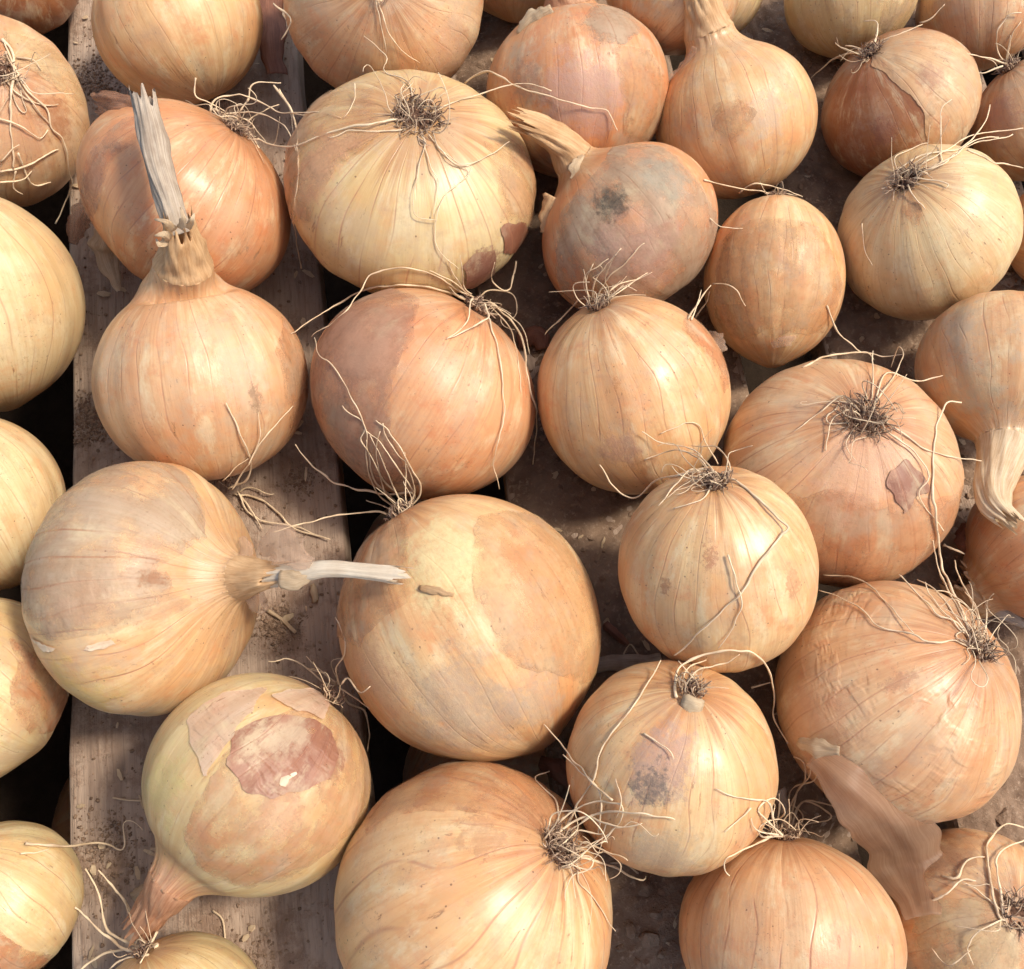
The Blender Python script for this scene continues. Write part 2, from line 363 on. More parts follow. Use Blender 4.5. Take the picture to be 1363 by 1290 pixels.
# thin drifts of dry soil lying on the boards (the low places of the drift sink under the board)
def drift(x0, x1, y0, y1, amp, bias, seed, spots=()):
    n1, n2, n3 = Wave(seed, 60), Wave(seed + 1, 220), Wave(seed + 2, 700)
    nx, ny = int((x1 - x0) / 0.0012), int((y1 - y0) / 0.0012)
    V, Fc = grid(nx, ny, lambda u, v: (x0 + (x1 - x0) * u, y0 + (y1 - y0) * v, 0))
    P = V * [1, 1, 0]
    h = 0.35 * n1(P) + 0.30 * n2(P) + 0.40 * n3(P) + bias
    for (sx, sy, sr, sa) in spots:
        h += sa * np.exp(-((V[:, 0] - sx) ** 2 + (V[:, 1] - sy) ** 2) / sr ** 2)
    e = np.minimum(np.minimum(V[:, 0] - x0, x1 - V[:, 0]) / 0.006, 1)
    h = h - 1.2 * (1 - e)
    V[:, 2] = np.clip(amp * h, -0.0035, 0.006)
    o = mesh_obj('soil_drift', V, Fc, M_SOIL, attrs={'tone': np.clip(0.5 + 0.3 * n2(P), 0, 1)})
    o['kind'] = 'stuff'; return o
sp1 = [(*at(px, py)[:2], r, a) for px, py, r, a in ((122, 560, .010, 1.5), (118, 108, .012, 1.3), (135, 1130, .014, .9), (372, 832, .007, 1.3), (330, 1285, .012, .8), (400, 640, .006, .5))]
sp2 = [(*at(px, py)[:2], r, a) for px, py, r, a in ((800, 640, .02, .8), (860, 1240, .022, 1.3), (800, 860, .02, .9), (700, 400, .02, .5))]
tag(drift(-0.0015, 0.1033, -0.23, 0.30, 0.0010, 0.75, 15, sp2), 'brown crumbly soil covering the middle board between the onions', 'soil')
sp3 = [(*at(px, py)[:2], r, a) for px, py, r, a in ((1330, 1090, .03, 1.6), (1090, 190, .02, .7), (1160, 420, .02, .7))]
tag(drift(0.141, 0.2464, -0.23, 0.30, 0.0011, 0.75, 25, sp3), 'dark gritty soil caked on the board under the smaller onions', 'soil')

# crumbs
ICO = None
def ico():
    global ICO
    if ICO is None:
        p = (1 + 5 ** 0.5) / 2
        v = np.array([(-1, p, 0), (1, p, 0), (-1, -p, 0), (1, -p, 0), (0, -1, p), (0, 1, p), (0, -1, -p), (0, 1, -p), (p, 0, -1), (p, 0, 1), (-p, 0, -1), (-p, 0, 1)]) / math.hypot(1, p)
        f = [(0, 11, 5), (0, 5, 1), (0, 1, 7), (0, 7, 10), (0, 10, 11), (1, 5, 9), (5, 11, 4), (11, 10, 2), (10, 7, 6), (7, 1, 8), (3, 9, 4), (3, 4, 2), (3, 2, 6), (3, 6, 8), (3, 8, 9), (4, 9, 5), (2, 4, 11), (6, 2, 10), (8, 6, 7), (9, 8, 1)]
        ICO = (v, f)
    return ICO
def crumbs(pts, label, seed):
    g_ = np.random.default_rng(seed); v, f = ico(); Vs, Fs, Ts = [], [], []
    for k, (x, y, s) in enumerate(pts):
        q = v * g_.uniform(0.65, 1.25, (12, 1)) * [1, g_.uniform(.6, 1), g_.uniform(.45, .9)] * s
        a = g_.uniform(0, 6.28); c_, s_ = math.cos(a), math.sin(a)
        q = q @ np.array([[c_, s_, 0], [-s_, c_, 0], [0, 0, 1]]); q += [x, y, s * 0.35]
        Vs.append(q); Fs += [tuple(i + 12 * k for i in t_) for t_ in f]; Ts.append(np.full(12, g_.uniform(0, 1.3)))
    o = mesh_obj('soil_crumbs', np.vstack(Vs), Fs, M_SOIL, smooth=False, attrs={'tone': np.concatenate(Ts)}); o['kind'] = 'stuff'
    tag(o, label, 'soil'); return o
def scatter(x0, x1, n, spots, seed, big):
    g_ = np.random.default_rng(seed); out = []
    for _ in range(n):
        out.append((g_.uniform(x0, x1), g_.uniform(-0.22, 0.30), min(big, 0.00022 * g_.pareto(1.6) + 0.00018)))
    for (sx, sy, sr, cnt) in spots:
        for _ in range(cnt):
            x, y = sx + g_.normal() * sr * 0.6, sy + g_.normal() * sr * 0.6
            if x0 < x < x1: out.append((x, y, min(big, 0.00018 * g_.pareto(1.5) + 0.0002)))
    return out
crumbs(scatter(-0.175, -0.0705, 3400, [(a, b_, c_, int(700 * d_)) for a, b_, c_, d_ in sp1], 1, 0.0009), 'scattered sand grains on the bare board under the long-necked onions', 11)
crumbs(scatter(-0.001, 0.1030, 5200, [(a, b_, c_, int(400 * d_)) for a, b_, c_, d_ in sp2], 2, 0.0018), 'loose soil grains strewn over the middle board', 12)
crumbs(scatter(0.1415, 0.246, 6000, [(a, b_, c_, int(500 * d_)) for a, b_, c_, d_ in sp3], 3, 0.0020), 'loose grit on the board under the smaller onions', 13)

# ------------------------------------------------------------------ onions: centre, radius, height ratio, root direction
GEO = {
 'A1': ((-0.1903, 0.2686, 0.0273), 0.0283, 0.92, (0.4, -0.638, 0.658)),
 'A2': ((-0.1945, 0.1798, 0.0384), 0.0395, 0.96, (0.538, -0.204, 0.818)),
 'A3': ((-0.1154, 0.2189, 0.0352), 0.0362, 0.912, (0.255, -0.771, -0.583)),
 'A4': ((-0.0256, 0.2092, 0.0465), 0.0422, 0.925, (0.018, -0.608, 0.794)),
 'A5': ((0.0500, 0.1572, 0.0365), 0.0377, 0.92, (-0.017, -0.888, -0.459)),
 'A6': ((0.1143, 0.1361, 0.0324), 0.033, 0.966, (0.216, -0.816, -0.536)),
 'A7': ((0.0373, 0.246, 0.0308), 0.0332, 0.909, (0.099, 0.689, 0.718)),
 'A7b': ((0.097, 0.196, 0.0476), 0.0288, 0.905, (0.495, 0.573, 0.653)),
 'A7c': ((0.1275, 0.2211, 0.0169), 0.0216, 0.956, (0.352, 0.67, 0.654)),
 'A8': ((0.1827, 0.2003, 0.0284), 0.0293, 0.911, (-0.094, 0.795, 0.599)),
 'A9': ((0.2389, 0.1849, 0.0269), 0.0273, 0.914, (0.018, 0.903, 0.43)),
 'A10': ((0.187, 0.1363, 0.0297), 0.0324, 0.882, (-0.567, 0.437, 0.698)),
 'A11': ((0.2459, 0.124, 0.0268), 0.0272, 0.917, (-0.491, 0.742, 0.456)),
 'A12': ((0.1789, 0.0703, 0.0345), 0.0346, 0.966, (-0.517, 0.235, 0.823)),
 'A13': ((0.2425, 0.07, 0.0236), 0.0243, 0.914, (0.356, -0.742, 0.569)),
 'A14': ((0.1891, 0.0075, 0.0363), 0.0303, 0.95, (0.276, 0.961, -0.035)),
 'A15': ((0.1156, 0.0621, 0.0283), 0.0277, 1.207, (0.173, 0.944, 0.279)),
 'A16': ((0.0594, 0.087, 0.0366), 0.037, 0.852, (0.496, -0.817, -0.293)),
 'A17': ((-0.0237, 0.1181, 0.0414), 0.0498, 0.718, (0.164, 0.088, 0.983)),
 'A18': ((-0.1135, 0.1224, 0.042), 0.0422, 0.83, (0.706, 0.534, 0.466)),
 'A19': ((-0.1966, 0.0895, 0.0404), 0.039, 1.075, (0.005, 0.733, 0.68)),
 'A20': ((-0.1113, 0.0436, 0.0387), 0.0397, 0.937, (0.02, -0.83, -0.555)),
 'A21': ((-0.0296, 0.0289, 0.0333), 0.0436, 0.884, (0.62, 0.641, 0.453)),
 'A22': ((0.0482, 0.0157, 0.0368), 0.0355, 1.077, (-0.27, 0.694, 0.668)),
 'A23': ((0.1192, -0.0235, 0.0328), 0.0433, 0.855, (-0.015, 0.165, 0.986)),
 'A24': ((-0.1998, 0.0095, 0.033), 0.033, 1.005, (-0.325, 0.806, 0.494)),
 'A25': ((-0.132, -0.0347, 0.0447), 0.0437, 0.773, (-0.903, 0.152, -0.401)),
 'A26': ((-0.0234, -0.0627, 0.0364), 0.0442, 1.053, (-0.409, 0.877, 0.253)),
 'A27': ((0.0602, -0.0601, 0.0602), 0.0327, 1.072, (-0.053, 0.629, 0.775)),
 'A28': ((0.1154, -0.1085, 0.0386), 0.0407, 0.923, (0.492, 0.262, 0.83)),
 'A29': ((0.1878, -0.062, 0.0273), 0.0282, 0.878, (0.789, 0.315, 0.528)),
 'A30': ((-0.1975, -0.0602, 0.0336), 0.0346, 0.887, (-0.591, 0.603, 0.536)),
 'A31': ((-0.0995, -0.1045, 0.0391), 0.0369, 0.944, (0.728, 0.685, -0.0)),
 'A32': ((-0.0338, -0.1531, 0.0363), 0.0451, 0.964, (0.665, 0.338, 0.666)),
 'A33': ((0.0343, -0.1192, 0.0497), 0.0334, 1.016, (0.196, 0.58, 0.791)),
 'A34': ((0.0641, -0.1756, 0.0346), 0.035, 0.882, (0.133, 0.975, 0.178)),
 'A35': ((0.128, -0.1808, 0.0267), 0.0294, 0.917, (0.048, 0.152, 0.987)),
 'A36': ((-0.1893, -0.1304, 0.0258), 0.0266, 0.919, (-0.419, 0.65, 0.634)),
 'A37': ((-0.1324, -0.1724, 0.0282), 0.0279, 0.873, (-0.269, 0.895, 0.354)),
}
PAL = {'gold': ((.74, .54, .29), (.64, .35, .165)), 'pale': ((.73, .615, .37), (.67, .48, .25)), 'orange': ((.66, .375, .195), (.56, .245, .11)),
       'pink': ((.70, .475, .275), (.60, .325, .165)), 'grey': ((.58, .46, .32), (.45, .315, .195)), 'green': ((.68, .58, .32), (.62, .445, .22)),
       'tan': ((.70, .49, .28), (.60, .34, .17)), 'brown': ((.44, .205, .085), (.29, .105, .045)), 'pinkgrey': ((.55, .33, .22), (.46, .25, .16)),
       'rust': ((.36, .165, .095), (.24, .095, .055)), 'film': ((.86, .69, .52), (.76, .53, .37)), 'white': ((.84, .72, .54), (.78, .60, .40)), 'scar': ((.41, .205, .125), (.22, .085, .05))}
for q_ in ('gold', 'tan', 'orange', 'pink', 'pinkgrey', 'green', 'pale'):
    (x, y, z), (x2, y2, z2) = PAL[q_]; PAL[q_] = ((x, y * .975, z * .93), (x2, y2 * .93, z2 * .84))
# id: palette, label, material options
LOOK = {
 'A1': ('brown', 'small brown-skinned onion beside the plank edge, above the onion with draped roots', {}),
 'A2': ('tan', 'large onion with torn pale skin and a long bunch of draped tan roots', {'dust': .3}),
 'A3': ('gold', 'smooth golden onion just behind the orange onion crossed by a grey stalk', {'dust': .15, 'vein': .25}),
 'A4': ('pink', 'big pinkish-tan onion right behind the large onion with a dark central root disc', {'dust': .4}),
 'A5': ('orange', 'onion with upright neck and a rough pink-grey patch on its belly', {'dust': .5}),
 'A6': ('gold', 'golden onion with upright pleated neck and small scraps of skin on its belly', {'dust': .3}),
 'A7': ('tan', 'tan onion mostly hidden behind the upright neck of the pink-patched onion', {}),
 'A7b': ('tan', 'dull tan onion tucked behind the pleated neck of the golden onion', {'dust': .5}),
 'A7c': ('pale', 'pale onion with flaking skin behind the pleated neck', {'dust': .3, 'vein': .7}),
 'A8': ('green', 'yellowish smooth onion behind the brown-and-pale two-toned onion', {'dust': .2}),
 'A9': ('pink', 'pinkish onion behind the small pink onion with a wiry root crown', {'dust': .3}),
 'A10': ('brown', 'two-toned onion with glossy brown side and pale wrinkled outer skin', {'dust': .25, 'rough': .38}),
 'A11': ('pink', 'small pink onion with a wiry root crown beside the two-toned onion', {'dust': .4}),
 'A12': ('pale', 'round cream-gold onion with roots swept sideways from its dark crown', {'dust': .08, 'vein': .2, 'rough': .42}),
 'A13': ('orange', 'orange onion peeking out beside the round cream-gold onion', {}),
 'A14': ('tan', 'dull olive-tan onion whose ragged dry neck hangs downwards', {'dust': .55, 'nveins': 26}),
 'A15': ('gold', 'tall golden onion with flaps of loose skin around its lower end', {'dust': .25, 'vein': .5}),
 'A16': ('orange', 'onion under a grey-pink sooty outer skin with a bent papery neck', {'dust': .2}),
 'A17': ('green', 'largest flat pale onion with a dark bristly root disc facing up', {'dust': .25, 'vein': .45}),
 'A18': ('orange', 'smooth orange onion lying under the tall grey stalk', {'dust': .15, 'vein': .6, 'nveins': 40}),
 'A19': ('pale', 'pale cream onion with fine stripes beside the smooth orange onion', {'dust': .05, 'vein': .35}),
 'A20': ('pink', 'tan onion with a long dry neck ending in a grey stalk', {'dust': .35}),
 'A21': ('orange', 'glossy orange onion with a pinkish scuffed side and long sprawling roots', {'dust': .25, 'rough': .38}),
 'A22': ('gold', 'tall golden onion with a brush of short roots at its pointed end', {'dust': .25}),
 'A23': ('pink', 'big pinkish-tan onion with wiry dark root crown and a maroon torn patch', {'dust': .3, 'vein': .55}),
 'A24': ('pale', 'smooth yellow onion below the pale striped one, beside the big grey-skinned onion', {'dust': .08, 'vein': .3}),
 'A25': ('gold', 'big onion wrapped in greyish papery skin with a white twisted stalk', {'dust': .3, 'vein': .6}),
 'A26': ('gold', 'big onion with a pale yellow window torn in its orange skin', {'dust': .15, 'vein': .2}),
 'A27': ('gold', 'cream-orange onion with a bent root trailing down its side', {'dust': .2, 'vein': .35}),
 'A28': ('pink', 'big wrinkled shiny onion with a tall sheaf of roots', {'dust': .3, 'wrinkle': .5, 'rough': .38}),
 'A29': ('orange', 'shaded orange onion with a short papery neck below the hanging ragged neck', {'dust': .3}),
 'A30': ('green', 'golden onion with an orange skin patch below the smooth yellow onion', {'dust': .3}),
 'A31': ('green', 'onion with a reddish-brown rotten sore under lifted clear skin', {'dust': .15, 'vein': .25}),
 'A32': ('gold', 'largest golden onion with a side-facing dark root disc and tangled roots', {'dust': .2, 'vein': .5, 'nveins': 16}),
 'A33': ('gold', 'onion with a grey sooty blotch and a curled root stub on top', {'dust': .2}),
 'A34': ('pink', 'pink-striped onion with a tangled nest of roots on its crown', {'dust': .25, 'vein': .9, 'nveins': 24}),
 'A35': ('tan', 'flaky tan onion with rough root end beside a long sheet of loose skin', {'dust': .5}),
 'A36': ('green', 'pale greenish onion with orange torn skin low on its side', {'dust': .1}),
 'A37': ('green', 'greenish onion below the sore onion, its stiff roots spread like a fan', {'dust': .15}),
}
# stains: pixel where the blotch sits, size as a share of the radius, colour, strength
STAIN = {
 'A2': [(75, 155, .34, (.36, .15, .06), .85), (25, 190, .5, (.52, .29, .17), .6)],
 'A5': [(775, 128, .62, (.50, .29, .21), .9), (700, 110, .3, (.33, .20, .13), .7)],
 'A10': [(1175, 175, .25, (.30, .12, .07), .8), (1240, 100, .25, (.42, .22, .15), .6)],
 'A6': [(1020, 150, .35, (.50, .40, .30), .5)],
 'A16': [(850, 340, .62, (.50, .30, .215), .8), (885, 235, .40, (.36, .33, .25), .75), (812, 268, .26, (.07, .06, .045), .9)],
 'A17': [(430, 220, .35, (.60, .35, .20), .7), (645, 355, .22, (.25, .11, .07), .8), (420, 350, .2, (.33, .14, .07), .8)],
 'A20': [(325, 500, .35, (.60, .40, .27), .6), (340, 530, .12, (.25, .15, .08), .7)],
 'A21': [(470, 470, .6, (.50, .275, .17), .75), (455, 600, .45, (.42, .31, .215), .6), (680, 640, .4, (.44, .34, .225), .5)],
 'A22': [(828, 600, .30, (.46, .26, .17), .75), (820, 510, .08, (.5, .22, .08), .8)],
 'A23': [(1140, 615, .55, (.60, .36, .23), .6)],
 'A25': [(95, 800, .35, (.50, .31, .19), .6), (205, 770, .10, (.38, .17, .08), .7), (100, 920, .45, (.70, .47, .12), .5)],
 'A26': [(590, 745, .50, (.70, .585, .30), .8), (620, 950, .62, (.45, .32, .21), .8), (720, 930, .34, (.42, .32, .23), .6), (500, 900, .4, (.55, .30, .16), .6)],
 'A27': [(945, 742, .13, (.38, .17, .08), .8), (884, 782, .10, (.33, .16, .08), .8), (1055, 775, .16, (.46, .22, .10), .7)],
 'A28': [(1085, 960, .5, (.60, .33, .18), .55), (1200, 905, .14, (.42, .22, .12), .7)],
 'A31': [(215, 1050, .4, (.55, .47, .18), .5), (440, 1010, .22, (.34, .14, .085), .8), (375, 1085, .3, (.60, .36, .23), .6)],
 'A32': [(640, 1110, .20, (.38, .20, .10), .6), (520, 1110, .5, (.62, .35, .17), .5)],
 'A33': [(880, 1015, .46, (.42, .27, .20), .85), (868, 1045, .24, (.14, .11, .09), .85), (880, 1140, .45, (.44, .335, .23), .6)],
 'A34': [(1120, 1290, .4, (.58, .30, .19), .5)],
 'A35': [(1260, 1140, .35, (.34, .17, .09), .7), (1330, 1280, .4, (.72, .55, .33), .5)],
 'A11': [(1330, 160, .5, (.46, .25, .17), .7)],
 'A4': [(600, 70, .5, (.58, .36, .22), .6)],
 'A14': [(1290, 520, .5, (.43, .36, .22), .55)],
 'A30': [(30, 960, .3, (.62, .36, .18), .6)],
}
# torn outer skins: outline in pixels, palette, lift, extra
TORN = {
 'A2': [([(0, 40), (50, 55), (85, 80), (112, 135), (100, 142), (60, 108), (0, 78)], 'pale', .03)],
 'A5': [([(768, 36), (795, 8), (830, 8), (852, 42), (830, 64), (800, 56)], 'grey', .03), ([(810, 60), (860, 70), (885, 120), (860, 190), (830, 190), (822, 130)], 'gold', .012)],
 'A6': [([(945, 142), (985, 130), (1008, 150), (978, 190), (955, 172)], 'gold', .03)],
 'A8': [([(1165, -10), (1220, -5), (1222, 50), (1190, 72), (1170, 40)], 'pale', .015)],
 'A10': [([(1150, 64), (1240, 42), (1300, 90), (1306, 150), (1280, 200), (1240, 228), (1236, 190), (1226, 150), (1195, 110), (1160, 88)], 'tan', .02)],
 'A12': [([(1200, 275), (1226, 268), (1222, 302), (1208, 290)], 'pink', .03)],
 'A15': [([(945, 280), (1000, 262), (1090, 300), (1122, 380), (1100, 440), (1050, 440), (1035, 462), (1020, 440), (995, 452), (955, 430)], 'gold', .02)],
 'A16': [([(762, 262), (800, 224), (815, 192), (880, 195), (935, 250), (957, 300), (957, 360), (935, 410), (880, 430), (800, 425), (752, 395), (738, 340), (742, 290)], 'grey', .02)],
 'A17': [([(664, 300), (700, 288), (714, 316), (690, 342), (668, 336)], 'rust', .03), ([(612, 352), (632, 334), (656, 330), (656, 368), (640, 386), (616, 380)], 'rust', .02),
         ([(640, 190), (690, 195), (716, 260), (708, 300), (664, 292), (654, 240)], 'tan', .012), ([(385, 180), (430, 128), (500, 120), (508, 180), (450, 232), (420, 300), (390, 290)], 'pink', .012)],
 'A18': [([(108, 232), (140, 180), (205, 148), (215, 176), (160, 200), (132, 262), (116, 312), (104, 280)], 'pinkgrey', .05)],
 'A20': [([(372, 420), (396, 450), (413, 510), (402, 572), (382, 602), (380, 540), (366, 470)], 'pink', .02)],
 'A21': [([(418, 480), (450, 420), (520, 386), (562, 400), (550, 450), (522, 510), (524, 590), (560, 645), (500, 645), (440, 605), (412, 540)], 'pinkgrey', .01)],
 'A22': [([(918, 420), (952, 458), (972, 500), (962, 524), (940, 482), (904, 440)], 'orange', .02)],
 'A23': [([(1030, 650), (1070, 660), (1110, 648), (1150, 656), (1190, 668), (1240, 662), (1285, 640), (1270, 725), (1200, 782), (1100, 782), (1010, 740), (985, 690)], 'orange', .03), ([(1185, 640), (1205, 610), (1234, 640), (1240, 656), (1216, 664), (1206, 692), (1190, 666)], 'rust', .02)],
 'A25': [([(28, 760), (55, 680), (130, 616), (230, 620), (274, 680), (276, 720), (236, 735), (222, 755), (232, 782), (262, 802), (230, 822), (160, 842), (60, 852), (32, 822)], 'grey', .02),
         ([(40, 850), (150, 850), (160, 858), (60, 866)], 'white', .01)],
 'A26': [([(640, 690), (660, 684), (720, 690), (782, 780), (798, 850), (790, 905), (705, 895), (668, 870), (640, 800), (629, 740)], 'gold', .02),
         ([(488, 702), (552, 690), (553, 770), (545, 800), (480, 862), (454, 850), (462, 765)], 'pink', .012)],
 'A30': [([(15, 850), (60, 880), (96, 930), (90, 985), (40, 980), (14, 940), (20, 890)], 'orange', .02)],
 'A31': [([(262, 1072), (300, 1000), (420, 928), (488, 980), (491, 1050), (440, 1130), (330, 1184), (262, 1152), (245, 1110)], 'pink', .012), ([(300, 1012), (312, 978), (348, 957), (400, 953), (440, 972), (452, 1008), (436, 1036), (402, 1050), (362, 1064), (322, 1052)], 'scar', .05), ([(370, 1036), (394, 1022), (401, 1030), (376, 1056)], 'white', .03),
         ([(250, 962), (300, 925), (352, 918), (332, 950), (302, 990), (276, 1036), (258, 1000)], 'film', .05), ([(362, 928), (440, 924), (428, 962), (395, 950)], 'film', .05)],
 'A32': [([(480, 1062), (560, 1018), (680, 1020), (760, 1080), (720, 1108), (640, 1088), (560, 1080), (490, 1112)], 'orange', .012)],
 'A35': [([(1200, 1120), (1260, 1102), (1320, 1115), (1300, 1150), (1240, 1180), (1200, 1190)], 'pink', .02), ([(1240, 1200), (1320, 1195), (1363, 1260), (1340, 1300), (1230, 1300), (1215, 1240)], 'pale', .02)],
 'A36': [([(-10, 1226), (30, 1262), (70, 1272), (88, 1292), (60, 1310), (-10, 1310)], 'orange', .03)],
}
# necks: flare radius share, path in pixels with height above the boards, radii in pixels, material
NECK = {
 'A5': ([(756, 5, .054), (752, -14, .058), (746, -42, .062)], [31, 26, 24], 'M_NECK_PINK'),
 'A6': ([(943, 42, .053), (938, 20, .058), (931, -6, .064), (926, -30, .070)], [30, 25, 24, 26], 'M_NECK'),
 'A14': ([(1336, 594, .038), (1329, 622, .042), (1323, 652, .047), (1327, 676, .051), (1346, 694, .054)], [31, 25, 22, 19, 14], 'M_NECK_PALE'),
 'A16': ([(763, 212, .048), (747, 190, .055), (720, 172, .065), (690, 160, .072)], [27, 22, 19, 15], 'M_NECK'),
 'A20': ([(244, 352, .070), (243, 328, .079), (238, 296, .089)], [36, 28, 20], 'M_NECK'),
 'A25': ([(322, 769, .062), (346, 767, .067), (376, 763, .072)], [29, 24, 17], 'M_NECK'),
 'A29': ([(1300, 783, .013), (1290, 776, .014), (1280, 768, .014)], [36, 34, 30], 'M_NECK'),
 'A31': ([(230, 1174, .039), (210, 1205, .034), (188, 1232, .028)], [32, 23, 18], 'M_NECK_PINK'),
}
STEM = {   # the bare dry stalk beyond the neck
 'A20': ([(239, 310, .087), (226, 268, .094), (210, 215, .099), (192, 128, .104)], [17, 17, 18, 15], 'M_STEM_GREY'),
 'A25': ([(356, 765, .070), (408, 760, .076), (445, 757, .079), (532, 766, .083)], [15, 12, 11, 13], 'M_STEM_WHITE'),
}

SOL = {}
for k, (c, r, a, n) in GEO.items():
    n = nrm(n); c = np.array(c); z = -n
    x = nrm(np.cross(z, [0.31, 0.62, 0.72])); y = np.cross(z, x)
    M3 = np.column_stack([x, y, z])
    SOL[k] = (c, r, a, n, M3)

def hit(o, d, skip=None):
    """nearest distance along a ray to any onion or to the boards"""
    best = (0.0005 - o[2]) / d[2]; who = None
    for k, (c, r, a, n, M3) in SOL.items():
        if k == skip: continue
        S = M3.T * np.array([[1 / r], [1 / r], [1 / (a * r)]])
        p, q = S @ (o - c), S @ d
        A, B, C_ = q @ q, p @ q, p @ p - 1
        D = B * B - A * C_
        if D > 0:
            t_ = (-B - math.sqrt(D)) / A
            if 0 < t_ < best: best, who = t_, k
    return best, who
TREE = []
def hit_mesh(o, d):
    q = TREE[0].ray_cast(Vector(o), Vector(d)); best = (0.0005 - o[2]) / d[2]
    return min(best, q[3]) if q[0] is not None else best
def local_hit(k, px, py):
    """pixel -> point on onion k in its own unit frame (pulled in to the rim when outside)"""
    c, r, a, n, M3 = SOL[k]
    S = M3.T * np.array([[1 / r], [1 / r], [1 / (a * r)]])
    d = ray(px, py); p, q = S @ (CAM - c), S @ d
    A, B, C_ = q @ q, p @ q, p @ p - 1; D = B * B - A * C_
    t_ = (-B - math.sqrt(max(D, 0))) / A
    u = nrm(p + q * t_); return u * [1, 1, a]
def push_out(p, m=0.0011):
    for k, (c, r, a, n, M3) in SOL.items():
        v = p - c
        if v @ v > (r * 1.25) ** 2: continue
        l = (M3.T @ v) / [r, r, a * r]; q = np.linalg.norm(l)
        if q < 1 + m / r: p = c + v * ((1 + m / r) / max(q, 1e-6))
    p[2] = max(p[2], 0.0006) if abs(p[2]) < 0.004 else p[2]
    return p

NU, NV = 144, 104
DENTS = {'A31': [(local_hit('A31', 378, 1010), .30, .035)]}
PHI1 = math.radians(148)
def neck_curve(k):
    """centre line, frames and radii from the shoulder of onion k to the torn end of its neck"""
    c, r, a, n, M3 = SOL[k]; P, rads, _ = NECK[k]; W = np.array([at(*p) for p in P])
    b0 = c + M3[:, 2] * (-a * math.cos(PHI1) * r); ctrl = np.vstack([b0, W]); L0 = np.linalg.norm(W[0] - b0)
    Q = np.vstack([b0 - M3[:, 2] * L0 * 1.4 + (W[0] - b0) * 0.2, ctrl, 2 * ctrl[-1] - ctrl[-2]]); out = []; i0 = 26
    for i in range(1, len(Q) - 2):
        m_ = i0 if i == 1 else max(4, int(np.linalg.norm(Q[i + 1] - Q[i]) / 0.001)); t_ = np.linspace(0, 1, m_, endpoint=False)[:, None]
        out.append(0.5 * (2 * Q[i] + (Q[i + 1] - Q[i - 1]) * t_ + (2 * Q[i - 1] - 5 * Q[i] + 4 * Q[i + 1] - Q[i + 2]) * t_ ** 2 + (3 * Q[i] - Q[i - 1] - 3 * Q[i + 1] + Q[i + 2]) * t_ ** 3))
    cnt = [len(o_) for o_ in out]; pts = np.vstack(out + [ctrl[-1:]]); tans = np.gradient(pts, axis=0); tans /= np.linalg.norm(tans, axis=1, keepdims=True)
    tans[0] = M3[:, 2]; w_ = np.linspace(0, 1, 8)[:, None]; tans[:8] = tans[:8] * w_ + M3[:, 2] * (1 - w_); tans /= np.linalg.norm(tans, axis=1, keepdims=True)
    e = M3[:, 0]; e1s = []
    for t_ in tans: e = nrm(e - t_ * (e @ t_)); e1s.append(e)
    rw = px_r(P, rads); rho1 = math.sin(PHI1) * r; sf = np.linspace(0, 1, i0, endpoint=False)
    rr = [rw[0] + (rho1 - rw[0]) * (1 - sf) ** min(3.4, max(1.4, 1.15 * (L0 / r) * 1.6 / a / max((rho1 - rw[0]) / r, .08)))]
    for i in range(1, len(cnt)): rr.append(np.linspace(rw[i - 1], rw[i], cnt[i], endpoint=False))
    return pts, tans, np.array(e1s), np.concatenate(rr + [[rw[-1]]]), i0
def px_path(P): return np.array([at(*p) for p in P])
def px_r(P, rads): return [q * np.linalg.norm(at(*p) - CAM) / F for p, q in zip(P, rads)]
